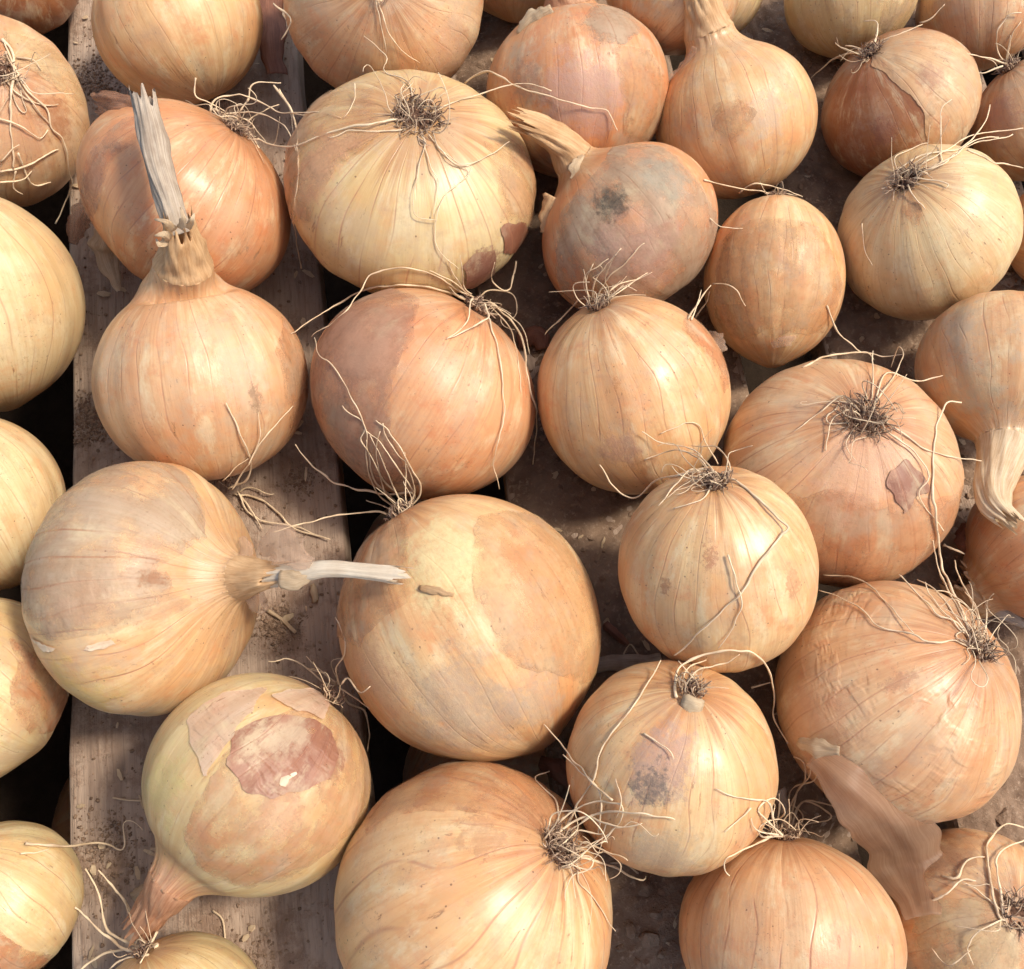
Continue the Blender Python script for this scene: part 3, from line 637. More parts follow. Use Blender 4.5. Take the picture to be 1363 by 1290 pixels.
def bulb_mesh(k):
    c, r, a, n, M3 = SOL[k]; seed = abs(hash_(k))
    phis = np.linspace(0.02, math.pi - 0.02, NV); th = np.linspace(0, 2 * math.pi, NU, endpoint=False)
    wa, wb = Wave(seed, 1.6), Wave(seed + 1, 4.0)
    g_ = np.random.default_rng(seed); ph = g_.uniform(0, 6.28, 4)
    flare = k in NECK; rows = []
    if flare:
        pts, tans, e1s, rads, i0 = neck_curve(k)
        rows_fl = []
        for q in range(1, i0 + 1):
            e1, t_ = e1s[q], tans[q]; e2 = np.cross(t_, e1); s_ = q / i0
            pl = rads[q] * (1 + 0.02 * s_ * np.sin(11 * th + ph[0]) + 0.015 * s_ * np.sin(23 * th + ph[1]))
            W = pts[q] + (pl * np.cos(th))[:, None] * e1 + (pl * np.sin(th))[:, None] * e2
            rows_fl.append(((W - c) @ M3) / r)
        phis = np.linspace(0.02, PHI1, NV - 26)
    for ph_ in phis:
        D = np.column_stack([np.sin(ph_) * np.cos(th), np.sin(ph_) * np.sin(th), np.full(NU, -math.cos(ph_))])
        fade = 1.0 if not flare else min(1, max(0, (PHI1 - ph_) / 0.5))
        d = 1 + fade * (0.015 * wa(D) + 0.005 * wb(D)) + fade * 0.0036 * math.sin(ph_) * (np.sin(7 * th + ph[2]) + np.sin(13 * th + ph[3]) + np.sin(19 * th + ph[0]))
        d -= 0.035 * math.exp(-(ph_ / 0.16) ** 2)                      # sunken root end
        for dp, dr, dd in DENTS.get(k, ()):
            d = d - dd * np.exp(-(np.linalg.norm(D * [1, 1, a] - dp, axis=1) / dr) ** 3)
        if not flare: d = d + 0.06 * math.exp(-((math.pi - ph_) / 0.22) ** 2)
        rows.append(D * d[:, None] * [1, 1, a])
    if flare: rows += rows_fl
    V = np.vstack(rows); m_ = len(rows)
    Fc = []
    for i in range(m_ - 1):
        for j in range(NU):
            j2 = (j + 1) % NU; Fc.append((i * NU + j, i * NU + j2, (i + 1) * NU + j2, (i + 1) * NU + j))
    V = np.vstack([V, V[:NU].mean(0), V[-NU:].mean(0)]); b_ = m_ * NU
    for j in range(NU):
        j2 = (j + 1) % NU; Fc.append((b_, j2, j)); Fc.append((b_ + 1, (m_ - 1) * NU + j, (m_ - 1) * NU + j2))
    return V, Fc
def hash_(k): return sum(ord(ch) * 31 ** i for i, ch in enumerate(k)) % 100003

def clip_field(V, tris, f, extra):
    """keep the part of a triangle mesh where f > 0, cut along f = 0"""
    ins = f > 0; cnt = ins[tris].sum(1)
    Fc = [tuple(t_) for t_ in tris[cnt == 3]]; newV, newX, cache = [], [], {}
    def cut(i, j):
        key = (min(i, j), max(i, j))
        if key not in cache:
            t_ = f[i] / (f[i] - f[j]); cache[key] = len(V) + len(newV)
            newV.append(V[i] + t_ * (V[j] - V[i])); newX.append([e[i] + t_ * (e[j] - e[i]) for e in extra])
        return cache[key]
    for t_ in tris[(cnt == 1) | (cnt == 2)]:
        poly = []
        for q in range(3):
            i, j = t_[q], t_[(q + 1) % 3]
            if ins[i]: poly.append(int(i))
            if ins[i] != ins[j]: poly.append(cut(int(i), int(j)))
        if len(poly) >= 3: Fc.append(tuple(poly))
    if newV:
        V2 = np.vstack([V, newV]); X2 = [np.concatenate([e, [x[q] for x in newX]]) for q, e in enumerate(extra)]
    else: V2, X2 = V, extra
    used = sorted({i for p in Fc for i in p}); mp = {u: i for i, u in enumerate(used)}
    return V2[used], [tuple(mp[i] for i in p) for p in Fc], [x[used] for x in X2]

def sdist(P, poly):
    """signed distance (inside positive) of 2D points to a polygon"""
    d = np.full(len(P), 1e9); inside = np.zeros(len(P), bool); n_ = len(poly)
    for i in range(n_):
        a_, b_ = poly[i], poly[(i + 1) % n_]; ab = b_ - a_
        t_ = np.clip(((P - a_) @ ab) / (ab @ ab + 1e-12), 0, 1)
        d = np.minimum(d, np.linalg.norm(P - a_ - t_[:, None] * ab, axis=1))
        cond = (a_[1] > P[:, 1]) != (b_[1] > P[:, 1])
        xi = a_[0] + (P[:, 1] - a_[1]) * (b_[0] - a_[0]) / (b_[1] - a_[1] + 1e-12)
        inside ^= cond & (P[:, 0] < xi)
    return np.where(inside, d, -d)

def tube_sheet(name, Pts, Rad, mat, parent, seed, nu=64, ragged=0.006, crush=0.16, join=False, frames=None):
    """dry hollow neck or stalk with pleats and a torn end"""
    P = resample(Pts, 0.0012) if frames is None else np.asarray(Pts); n_ = len(P)
    u_ = np.linspace(0, 1, n_); Rr = np.interp(u_, np.linspace(0, 1, len(Rad)), Rad)
    T = np.gradient(P, axis=0); T /= np.linalg.norm(T, axis=1, keepdims=True)
    th = np.linspace(0, 2 * math.pi, nu, endpoint=False); e = nrm(np.cross(T[0], [0.2, 0.3, 0.9]))
    if frames is not None: T, e = frames
    w1, w2 = Wave(seed, 2.2), Wave(seed + 1, 6.0); g_ = np.random.default_rng(seed); ends = g_.normal(size=nu) * ragged
    ends = 0.6 * ends + 0.25 * (np.roll(ends, 1) + np.roll(ends, -1)); V = []; fl = []; rn_ = []
    for i in range(n_):
        e = nrm(e - T[i] * (e @ T[i])); f_ = np.cross(T[i], e)
        Q = np.column_stack([np.cos(th), np.sin(th), np.full(nu, u_[i] * 1.4)])
        on = min(1, max(0, (u_[i] - 0.05) / 0.5)) if join else 1.0
        tw = th + 0.7 * u_[i]; rr = Rr[i] * (1 + on * (crush * w1(Q) + 0.06 * w2(Q)) + (0.25 + 0.75 * on) * (0.045 * np.sin(11 * tw + 1.2 * math.sin(3 * u_[i])) + 0.03 * np.sin(23 * tw + 2 * u_[i])))
        X = P[i] + (rr * np.cos(th))[:, None] * e + (rr * np.sin(th) * (1 - 0.25 * on))[:, None] * f_
        X = X + (ends * max(0, (u_[i] - 0.65) / 0.35) ** 2)[:, None] * T[i]
        V.append(X); fl.append(th / 6.283); rn_.append(np.full(nu, u_[i]))
    Fc = [(i * nu + j, i * nu + (j + 1) % nu, (i + 1) * nu + (j + 1) % nu, (i + 1) * nu + j) for i in range(n_ - 1) for j in range(nu)]
    return mesh_obj(name, np.vstack(V), Fc, mat, parent, attrs={'flow': np.abs(np.concatenate(fl) - .5) * 2, 'run': np.concatenate(rn_)})

def sheet(name, Pts, Wd, mat, parent, seed, curl=0.25, nv=14, rag=0.18, crease=0.25, side=None):
    """a loose strip of dry skin: path, half-widths, curled and creased, ragged edges"""
    P = resample(Pts, 0.0011); n_ = len(P); u_ = np.linspace(0, 1, n_)
    Wh = np.interp(u_, np.linspace(0, 1, len(Wd)), Wd); T = np.gradient(P, axis=0); T /= np.linalg.norm(T, axis=1, keepdims=True)
    w1, w2, w3 = Wave(seed, 9), Wave(seed + 1, 3), Wave(seed + 2, 7); V = []; fl = []; rn_ = []
    s_ = np.linspace(-1, 1, nv + 1)
    for i in range(n_):
        view = nrm(CAM + np.array(side if side is not None else (0, 0, 0)) - P[i]); x = nrm(np.cross(T[i], view)); up = np.cross(x, T[i])
        el = 1 + rag * w1(np.array([[u_[i] * 2, 0, 0]]))[0]; er = 1 + rag * w1(np.array([[u_[i] * 2, 5, 0]]))[0]
        off = np.where(s_ < 0, s_ * el, s_ * er) * Wh[i]
        Q = np.column_stack([s_ * 0.8, np.full(nv + 1, u_[i] * 1.5), np.zeros(nv + 1)])
        lift = Wh[i] * (curl * (1 - s_ ** 2) + crease * (0.6 * w2(Q) + 0.3 * w3(Q)))
        V.append(P[i] + off[:, None] * x + lift[:, None] * up); fl.append(s_ * .5 + .5); rn_.append(np.full(nv + 1, u_[i]))
    m_ = nv + 1
    Fc = [(i * m_ + j, i * m_ + j + 1, (i + 1) * m_ + j + 1, (i + 1) * m_ + j) for i in range(n_ - 1) for j in range(nv)]
    o = mesh_obj(name, np.vstack(V), Fc, mat, parent, attrs={'flow': np.concatenate(fl), 'run': np.concatenate(rn_)})
    md = o.modifiers.new('thickness', 'SOLIDIFY'); md.thickness = 0.00012; md.offset = 0
    return o
def px_path(P): return np.array([at(*p) for p in P])
def px_r(P, rads): return [q * np.linalg.norm(at(*p) - CAM) / F for p, q in zip(P, rads)]

NECKCOL = {'M_NECK': ((0.70, 0.47, 0.25), (0.46, 0.25, 0.105)), 'M_NECK_PINK': ((0.60, 0.34, 0.19), (0.38, 0.16, 0.075)), 'M_NECK_PALE': ((0.74, 0.60, 0.40), (0.52, 0.34, 0.18))}
BULB, ROOTN, NECKO = {}, {}, {}
GROUPN = 'brown onions laid out on the slatted tray'
for k, (c, r, a, n, M3) in SOL.items():
    pal, label, opt = LOOK[k]
    zb = c[2] - r * math.sqrt(1 + (a * a - 1) * n[2] ** 2)
    e = empty('onion', (c[0], c[1], zb), label, 'onion', GROUPN); ROOTN[k] = e
    V, Fc = bulb_mesh(k)
    st = STAIN.get(k, []); attrs = {}
    for i, (px, py, rad, sc, sg) in enumerate(st):
        q = local_hit(k, px, py); u_ = nrm(q); mer = nrm(np.array([0, 0, 1.0]) - u_ * u_[2]); df = V - q
        ds = np.sqrt(np.maximum((df ** 2).sum(1) - (0.78 if rad < .2 else 0.25) * (df @ mer) ** 2, 0)); attrs['stain%d' % i] = np.clip(1 - ds / (rad * (.7 if rad < .2 else .93)), -2, 1)
    seed = (hash_(k) % 97) / 7.0
    kw = dict(seed=seed, poles=(a, a), neckcol=NECKCOL[NECK[k][2]] if k in NECK else None, stains=[(s[3], s[4], s[2]) for s in st]); kw.update(opt)
    mw = Matrix.LocRotScale(Vector(c), Matrix(M3.tolist()).to_quaternion(), Vector((r, r, r)))
    ca, cb = PAL[pal]
    BULB[k] = mesh_obj('bulb', V, Fc, mat_skin('skin_' + pal, ca, cb, **kw), e, mw=mw, attrs=attrs)
    tri = np.array([t_ for f_ in Fc for t_ in ((f_[0], f_[1], f_[2]), (f_[0], f_[2], f_[-1]))[:len(f_) - 2]])
    for ti, (poly, tp, lift) in enumerate(TORN.get(k, [])):
        Q = np.array([local_hit(k, *p) for p in poly]); cen = nrm(Q.mean(0))
        ex = nrm(np.cross(cen, [.3, .2, .9])); ey = np.cross(cen, ex)
        U = V / np.linalg.norm(V, axis=1, keepdims=True); Uq = Q / np.linalg.norm(Q, axis=1, keepdims=True)
        def flat(X):
            cz = np.clip(X @ cen, 0.12, 1); return np.column_stack([X @ ex, X @ ey]) / (0.45 + 0.55 * cz)[:, None]
        f = sdist(flat(U), flat(Uq)); hs = hash_(k) + 11 * ti
        w1, w2, w3 = Wave(hs, 8), Wave(hs + 1, 22), Wave(hs + 2, 60)
        size = np.max(f); f = f + min(.035, size * .5) * w1(U) * .6 + min(.018, size * .3) * w2(U) * .6 + .005 * w3(U)
        f[U @ cen < 0.1] = -1
        edge = np.exp(-np.clip(f, 0, None) / 0.035)
        Vp = V * (1 + 0.006 + 0.004 * ti + 0.38 * lift * edge * (0.15 + 0.65 * np.clip(w1(U + 3), 0, 1)) + 0.002 * w2(U))[:, None]
        keys = list(attrs) + ['edge']; V2, F2, X2 = clip_field(Vp, tri, f, [attrs[q] for q in attrs] + [f])
        if not F2: continue
        kw2 = dict(seed=seed + 3.1 * ti + 1, poles=(a + .3, a + .3), stains=[(s[3], s[4], s[2]) for s in st], dust=.4, vein=opt.get('vein', .4), speck=.8, rough=.48)
        if k in ('A10', 'A25', 'A16'): kw2['wrinkle'] = .3
        pa, pb = PAL[tp]
        kw2['blend'] = tp not in ('film', 'white', 'rust', 'scar') and k != 'A10'
        if tp == 'scar': kw2.update(wrinkle=.6, speck=1.0, dust=.5, stains=[])
        if tp == 'film': kw2.update(sheen_alpha=.68, rough=.22, vein=.1, dust=.1, wrinkle=.5, stains=[])
        mesh_obj('torn_skin', V2, F2, mat_skin('torn_' + tp, pa, pb, trans=0.12, **kw2), e, mw=mw, attrs=dict(zip(keys, X2)))
    if k in NECK:
        mn = NECK[k][2]; pts, tans, e1s, rads, i0 = neck_curve(k)
        NECKO[k] = tube_sheet('neck', pts[i0 - 1:], rads[i0 - 1:] * 1.004, globals()[mn], e, hash_(k), ragged=0.0035 if k == 'A14' else 0.005, crush=0.12, join=True, frames=(tans[i0 - 1:], e1s[i0 - 1]))
    if k in STEM:
        P, rads, mn = STEM[k]
        tube_sheet('stem', px_path(P), px_r(P, rads), globals()[mn], NECKO[k], hash_(k) + 5, nu=46, ragged=0.003, crush=0.12)

# ------------------------------------------------------------------ roots
# root crowns: disc size (share of radius), number of bristles, bristle length, loose roots, their length, lean in pixels
CROWN = {
 'A2': (.20, 60, .16, 10, .9, (.3, 1)), 'A4': (.18, 30, .2, 4, .5, (0, 1)), 'A10': (.20, 90, .22, 8, .45, (-.3, .5)),
 'A11': (.22, 70, .22, 8, .5, (0, -1)), 'A12': (.21, 80, .24, 14, .7, (1, -.3)), 'A15': (.16, 40, .15, 6, .6, (.6, 0)),
 'A17': (.27, 190, .20, 16, .5, (0, .2)), 'A18': (.22, 70, .25, 16, .55, (.6, .3)), 'A21': (.17, 60, .2, 14, .5, (.4, .6)),
 'A22': (.19, 60, .2, 22, .55, (.7, -.8)), 'A23': (.24, 130, .25, 18, .5, (0, 0)), 'A26': (.17, 60, .14, 5, .6, (-.7, -1)),
 'A27': (.21, 80, .22, 16, .55, (-.6, -.2)), 'A28': (.19, 80, .2, 22, .7, (-.5, -.8)), 'A31': (.15, 50, .2, 10, .45, (-.3, .1)),
 'A32': (.20, 150, .16, 22, .62, (1, -.3)), 'A33': (.17, 50, .2, 10, .4, (-.3, -.6)), 'A34': (.20, 60, .25, 24, .55, (0, -.8)),
 'A35': (.24, 70, .22, 14, .6, (0, .2)), 'A37': (.16, 40, .18, 8, .6, (-.6, -.8)), 'A20': (.14, 20, .2, 4, .4, (.3, -.5)),
}
# roots followed one by one: owner, pixels along the root, thickness in pixels
TRACE = [
 ('A17', [(530, 160), (515, 162), (468, 169), (424, 182), (391, 195), (360, 193), (340, 182)], 3.6), ('A17', [(535, 172), (509, 175), (468, 175), (436, 183)], 2.6),
 ('A17', [(473, 112), (472, 135), (458, 155)], 1.8), ('A17', [(387, 152), (424, 150), (455, 158)], 2.2), ('A17', [(575, 150), (600, 138), (640, 125), (698, 110), (735, 123)], 2.6),
 ('A17', [(620, 111), (637, 98), (654, 97), (698, 118), (738, 130), (799, 147), (809, 149), (822, 175)], 3.0), ('A17', [(560, 180), (566, 189), (556, 229), (551, 283), (583, 294)], 2.2),
 ('A17', [(565, 185), (573, 223), (583, 243), (576, 287)], 1.8), ('A17', [(570, 180), (600, 215), (627, 226), (586, 270), (580, 324), (610, 358)], 2.0),
 ('A17', [(575, 178), (583, 196), (623, 219), (677, 189)], 2.0), ('A17', [(549, 150), (549, 125), (539, 105), (515, 98), (509, 91), (517, 78), (485, 47)], 2.2),
 ('A4', [(505, 2), (512, 30), (522, 54), (542, 74), (559, 84)], 2.2), ('A4', [(500, 0), (508, 40), (515, 70)], 2.0), ('A4', [(364, 4), (388, 27), (375, 52)], 3.0),
 ('A18', [(365, 115), (391, 155), (397, 236), (391, 290), (401, 358)], 3.4), ('A18', [(372, 118), (386, 150), (394, 200)], 2.4),
 ('A18', [(280, 148), (283, 135), (310, 125), (337, 132), (371, 148), (420, 155)], 3.2), ('A18', [(260, 105), (260, 128), (280, 138), (300, 150)], 2.4),
 ('A18', [(320, 150), (331, 132), (337, 111), (375, 111)], 2.8), ('A18', [(300, 150), (340, 150), (375, 165), (391, 190)], 2.6), ('A18', [(330, 165), (345, 150), (372, 140)], 2.4),
 ('A18', [(285, 145), (310, 160), (335, 180), (345, 196)], 3.0), ('A18', [(310, 150), (335, 165), (352, 190)], 2.6),
 ('A21', [(636, 402), (616, 396), (569, 382), (515, 380), (474, 391), (420, 423), (387, 445)], 3.8), ('A21', [(632, 398), (613, 387), (555, 359), (498, 364), (478, 391), (447, 428), (415, 448)], 3.2),
 ('A21', [(645, 405), (650, 418), (667, 485), (670, 559), (657, 610), (665, 652)], 3.0), ('A21', [(648, 402), (667, 414), (694, 451), (704, 509), (714, 559), (709, 618)], 4.0),
 ('A21', [(650, 404), (677, 421), (697, 438), (704, 470)], 2.8), ('A21', [(630, 398), (626, 401), (623, 428), (596, 453)], 3.0), ('A21', [(645, 412), (650, 424), (616, 441), (596, 451)], 3.2),
 ('A21', [(687, 347), (679, 384), (663, 384), (653, 370), (658, 350)], 3.4), ('A21', [(640, 395), (650, 387), (684, 394), (687, 418), (677, 428)], 3.0),
 ('A21', [(628, 392), (616, 380), (613, 340)], 2.4), ('A21', [(625, 394), (613, 380), (596, 347)], 2.6), ('A21', [(622, 392), (600, 372), (570, 362)], 2.4), ('A21', [(655, 408), (680, 440), (690, 480), (694, 520)], 2.4),
 ('A26', [(540, 676), (559, 657), (549, 627), (525, 583), (498, 559)], 3.0), ('A26', [(538, 674), (552, 655), (540, 617), (515, 583), (510, 563)], 2.8), ('A26', [(534, 672), (552, 660), (528, 620), (505, 590), (485, 573)], 3.0),
 ('A26', [(532, 674), (542, 667), (515, 644), (495, 610), (481, 583), (485, 565), (455, 542)], 3.0), ('A26', [(530, 672), (500, 640), (488, 600), (485, 565), (447, 492), (424, 472), (420, 451)], 2.8),
 ('A26', [(545, 668), (549, 655), (505, 657), (454, 645), (414, 618), (394, 591)], 4.0), ('A26', [(520, 684), (515, 684), (498, 681), (441, 688), (400, 698), (365, 709)], 3.6),
 ('A26', [(528, 676), (505, 660), (490, 625), (488, 585)], 2.8), ('A26', [(536, 672), (520, 640), (508, 610), (492, 580)], 2.6), ('A26', [(524, 680), (500, 672), (488, 666)], 2.6), ('A26', [(530, 676), (510, 650), (500, 600), (506, 575)], 2.4),
 ('A20', [(305, 652), (331, 636), (334, 613), (317, 572), (300, 535)], 3.6), ('A20', [(308, 652), (344, 596), (388, 539)], 3.0), ('A20', [(331, 620), (346, 579), (344, 549)], 2.4),
 ('A20', [(312, 655), (351, 667), (388, 701), (439, 719)], 3.4), ('A20', [(314, 655), (337, 687), (388, 699), (435, 717)], 3.0), ('A20', [(318, 655), (331, 648), (366, 658)], 2.8), ('A20', [(316, 656), (324, 664), (348, 704)], 3.0), ('A20', [(296, 640), (316, 622), (331, 610)], 2.0),
 ('A22', [(785, 402), (773, 397), (725, 446)], 3.4), ('A22', [(790, 400), (776, 380), (786, 360), (810, 345)], 2.6), ('A22', [(795, 400), (805, 375), (830, 352), (858, 322)], 2.6), ('A22', [(798, 402), (820, 380), (850, 372)], 2.6),
 ('A22', [(800, 402), (825, 388), (862, 362)], 2.4), ('A22', [(790, 398), (795, 370), (828, 332)], 2.6), ('A22', [(785, 398), (780, 375), (790, 350)], 2.6),
 ('A23', [(1133, 563), (1100, 560), (1123, 527)], 2.8), ('A23', [(1140, 545), (1120, 527), (1093, 547), (1057, 575)], 2.8), ('A23', [(1165, 558), (1180, 563), (1230, 597), (1273, 610), (1307, 613)], 3.0),
 ('A23', [(1155, 548), (1160, 530), (1162, 467)], 2.8), ('A23', [(1158, 550), (1167, 530), (1180, 497), (1217, 508), (1253, 500)], 3.0), ('A23', [(1160, 545), (1190, 500), (1203, 472), (1197, 460), (1186, 490)], 2.6),
 ('A23', [(1100, 407), (1113, 440), (1140, 463), (1167, 473), (1203, 472)], 3.0), ('A23', [(1067, 488), (1107, 472), (1153, 468), (1163, 480)], 3.0), ('A23', [(1165, 560), (1187, 577), (1223, 607), (1237, 637), (1223, 660), (1257, 707)], 2.6),
 ('A23', [(1145, 560), (1125, 590), (1140, 610)], 2.0), ('A23', [(1100, 600), (1105, 560), (1130, 545)], 2.0),
 ('A27', [(961, 635), (940, 625), (905, 633), (872, 641), (844, 663), (816, 647), (799, 620)], 4.0), ('A27', [(950, 630), (916, 602), (886, 602), (858, 612)], 3.0), ('A27', [(935, 630), (919, 624), (902, 641), (877, 673)], 3.0),
 ('A27', [(948, 640), (944, 652), (933, 666), (897, 677)], 2.8), ('A27', [(945, 620), (916, 596), (877, 588), (855, 575)], 2.8), ('A27', [(955, 618), (941, 591), (933, 568), (911, 564), (879, 578)], 2.4),
 ('A27', [(965, 640), (972, 621), (955, 596), (919, 593)], 3.2), ('A27', [(965, 638), (983, 641), (1039, 694), (1045, 705), (1003, 761), (989, 786), (927, 847), (897, 873)], 4.4),
 ('A27', [(969, 739), (986, 797), (980, 825), (957, 863)], 2.6), ('A27', [(958, 636), (930, 606), (905, 600)], 2.8), ('A27', [(930, 636), (912, 655), (900, 658)], 2.2),
 ('A33', [(900, 928), (898, 915), (906, 886), (953, 867), (997, 869), (1022, 889), (1030, 929), (1030, 955), (1048, 989)], 4.2), ('A33', [(1000, 916), (1026, 909)], 3.0), ('A33', [(905, 920), (915, 890), (940, 880)], 3.4), ('A33', [(912, 916), (930, 890), (965, 885), (985, 870)], 3.0), ('A33', [(856, 976), (885, 995), (898, 1010)], 3.0),
 ('A32', [(752, 1105), (765, 1078), (789, 1038), (803, 992), (840, 944), (866, 904), (878, 880)], 3.6), ('A32', [(815, 1065), (787, 1040), (768, 1016), (749, 994), (724, 964)], 3.6), ('A32', [(795, 1110), (800, 1081), (797, 1057), (787, 1038), (770, 1024), (750, 1004)], 3.4),
 ('A32', [(745, 1110), (743, 1087), (740, 1065), (713, 1036), (731, 1027)], 3.2), ('A32', [(740, 1118), (743, 1108), (776, 1087), (803, 1095), (830, 1101), (854, 1096)], 4.0), ('A32', [(745, 1120), (751, 1114), (792, 1084), (835, 1081), (900, 1091)], 3.8),
 ('A32', [(748, 1134), (757, 1138), (803, 1149), (854, 1172), (859, 1164)], 4.2), ('A32', [(770, 1120), (792, 1127), (835, 1146)], 3.2), ('A32', [(742, 1110), (746, 1092), (781, 1070), (816, 1068), (827, 1073), (825, 1092), (800, 1125)], 3.6),
 ('A32', [(819, 1036), (827, 1068), (820, 1090)], 2.8), ('A32', [(762, 1140), (768, 1146), (770, 1171), (792, 1200), (819, 1241)], 2.4), ('A32', [(750, 1125), (770, 1105), (800, 1110), (808, 1095)], 3.2), ('A32', [(752, 1128), (775, 1128), (800, 1118)], 3.0),
 ('A34', [(1045, 1108), (1048, 1101), (1061, 1056), (1072, 1037), (1067, 1013), (1056, 1008)], 3.4), ('A34', [(1042, 1105), (1053, 1053), (1080, 1040), (1101, 1008)], 3.2), ('A34', [(1040, 1100), (1058, 1060), (1077, 1035), (1080, 1016)], 3.0),
 ('A34', [(1050, 1100), (1069, 1067), (1090, 1069), (1109, 1073)], 3.2), ('A34', [(1052, 1102), (1069, 1067), (1106, 1085), (1101, 1093), (1064, 1098)], 3.0), ('A34', [(1030, 1112), (1011, 1122), (968, 1141), (964, 1159), (971, 1166)], 3.2),
 ('A34', [(1000, 1075), (985, 1092), (964, 1108)], 2.8), ('A34', [(1030, 1090), (1022, 1068), (975, 1060), (953, 1051)], 3.0), ('A34', [(1040, 1112), (1020, 1090), (1010, 1075), (1030, 1062), (1045, 1080), (1025, 1100)], 3.2),
 ('A34', [(1035, 1112), (1005, 1105), (1000, 1090)], 2.8), ('A34', [(1040, 1114), (1015, 1112), (1012, 1098), (1040, 1090), (1060, 1105)], 3.0), ('A34', [(1048, 1112), (1070, 1090), (1050, 1070), (1025, 1085)], 2.8),
 ('A35', [(1338, 1225), (1330, 1221), (1314, 1146), (1317, 1120), (1335, 1098), (1363, 1101)], 4.0), ('A35', [(1335, 1215), (1326, 1150), (1345, 1126), (1370, 1118)], 3.4), ('A35', [(1226, 1204), (1256, 1192), (1282, 1170), (1298, 1173)], 4.0),
 ('A35', [(1252, 1165), (1272, 1168), (1290, 1144), (1312, 1141)], 3.6), ('A35', [(1340, 1218), (1310, 1190), (1288, 1178)], 2.6), ('A35', [(1338, 1222), (1300, 1240), (1288, 1262), (1296, 1285)], 2.6), ('A35', [(1240, 1262), (1262, 1285), (1290, 1265)], 2.2),
 ('A28', [(1296, 856), (1276, 806), (1255, 753), (1246, 697), (1242, 648), (1243, 595), (1247, 567), (1260, 537), (1280, 535)], 4.4), ('A28', [(1292, 852), (1276, 827), (1243, 783), (1220, 772)], 3.2), ('A28', [(1302, 858), (1308, 834), (1283, 781), (1269, 746)], 3.6),
 ('A28', [(1290, 850), (1271, 828), (1245, 814), (1197, 765)], 3.2), ('A28', [(1300, 855), (1290, 812), (1265, 790), (1243, 785)], 3.2), ('A28', [(1094, 764), (1144, 772), (1183, 805), (1215, 843)], 2.6),
 ('A28', [(1292, 858), (1268, 852), (1236, 855), (1215, 843), (1171, 834), (1144, 809), (1091, 786)], 3.0), ('A28', [(1298, 855), (1270, 800), (1250, 760), (1243, 720)], 3.2), ('A28', [(1306, 858), (1300, 810), (1285, 790)], 3.0),
 ('A28', [(1296, 852), (1262, 822), (1240, 795), (1232, 775)], 2.8), ('A28', [(1310, 850), (1312, 825), (1313, 810)], 3.0), ('A28', [(1255, 726), (1283, 739)], 4.4), ('A28', [(1298, 862), (1272, 846), (1284, 840)], 2.8),
 ('A12', [(1200, 236), (1193, 227), (1227, 207), (1260, 200), (1293, 180), (1343, 173), (1363, 170)], 3.0), ('A12', [(1205, 234), (1243, 223), (1277, 200), (1313, 187), (1347, 180)], 2.8), ('A12', [(1208, 232), (1240, 210), (1285, 192), (1310, 165), (1318, 140)], 2.4),
 ('A12', [(1250, 215), (1253, 213), (1253, 150), (1268, 132)], 2.4), ('A12', [(1287, 200), (1317, 213), (1363, 225)], 2.6), ('A12', [(1215, 238), (1243, 240), (1263, 247), (1257, 253)], 2.4), ('A12', [(1208, 245), (1213, 257), (1230, 280)], 2.4),
 ('A12', [(1147, 297), (1150, 327), (1160, 353)], 1.8), ('A12', [(1195, 230), (1190, 212), (1215, 198), (1237, 190)], 2.0), ('A12', [(1206, 236), (1235, 226), (1270, 206), (1300, 186), (1330, 182)], 2.6),
 ('A10', [(1150, 72), (1137, 70), (1107, 80), (1080, 105)], 3.2), ('A10', [(1158, 66), (1167, 50), (1167, 30), (1150, 27)], 2.8), ('A10', [(1160, 62), (1177, 53), (1217, 37), (1228, 32)], 2.4), ('A10', [(1155, 70), (1140, 64), (1125, 62)], 3.0), ('A10', [(1225, 30), (1240, 25), (1258, 5)], 2.4),
 ('A11', [(1340, 85), (1323, 80), (1287, 70)], 2.6), ('A11', [(1340, 82), (1330, 73), (1327, 43), (1343, 20), (1360, 17)], 2.6), ('A11', [(1342, 80), (1345, 50), (1358, 30)], 2.4), ('A11', [(1335, 88), (1310, 96), (1303, 97)], 2.4),
 ('A31', [(446, 915), (434, 910), (390, 880), (358, 882)], 3.2), ('A31', [(450, 912), (447, 890), (458, 873), (459, 849), (446, 822)], 3.2), ('A31', [(448, 910), (424, 890), (407, 873)], 2.8), ('A31', [(455, 912), (464, 903), (481, 924), (493, 914)], 3.2),
 ('A31', [(452, 916), (458, 920), (474, 930), (493, 944)], 3.0), ('A31', [(456, 920), (461, 934), (485, 947), (491, 978), (488, 998)], 3.4), ('A31', [(450, 905), (440, 880), (455, 876)], 2.6), ('A31', [(446, 912), (430, 898), (412, 892)], 2.8),
 ('A37', [(190, 1262), (145, 1241), (132, 1191), (115, 1157)], 4.2), ('A37', [(195, 1258), (182, 1228), (159, 1194), (132, 1157)], 4.6), ('A37', [(185, 1268), (162, 1262), (128, 1235), (101, 1208)], 4.4), ('A37', [(205, 1262), (209, 1258), (142, 1268), (105, 1292)], 4.6), ('A37', [(196, 1262), (209, 1242), (186, 1280)], 4.0), ('A37', [(200, 1262), (178, 1230), (166, 1200)], 3.8), ('A37', [(198, 1270), (160, 1278), (146, 1290)], 3.8),
 ('A36', [(34, 1122), (81, 1127), (135, 1122), (165, 1130), (165, 1096), (179, 1095), (190, 1104)], 3.6), ('A36', [(28, 1138), (50, 1135), (66, 1129)], 2.6),
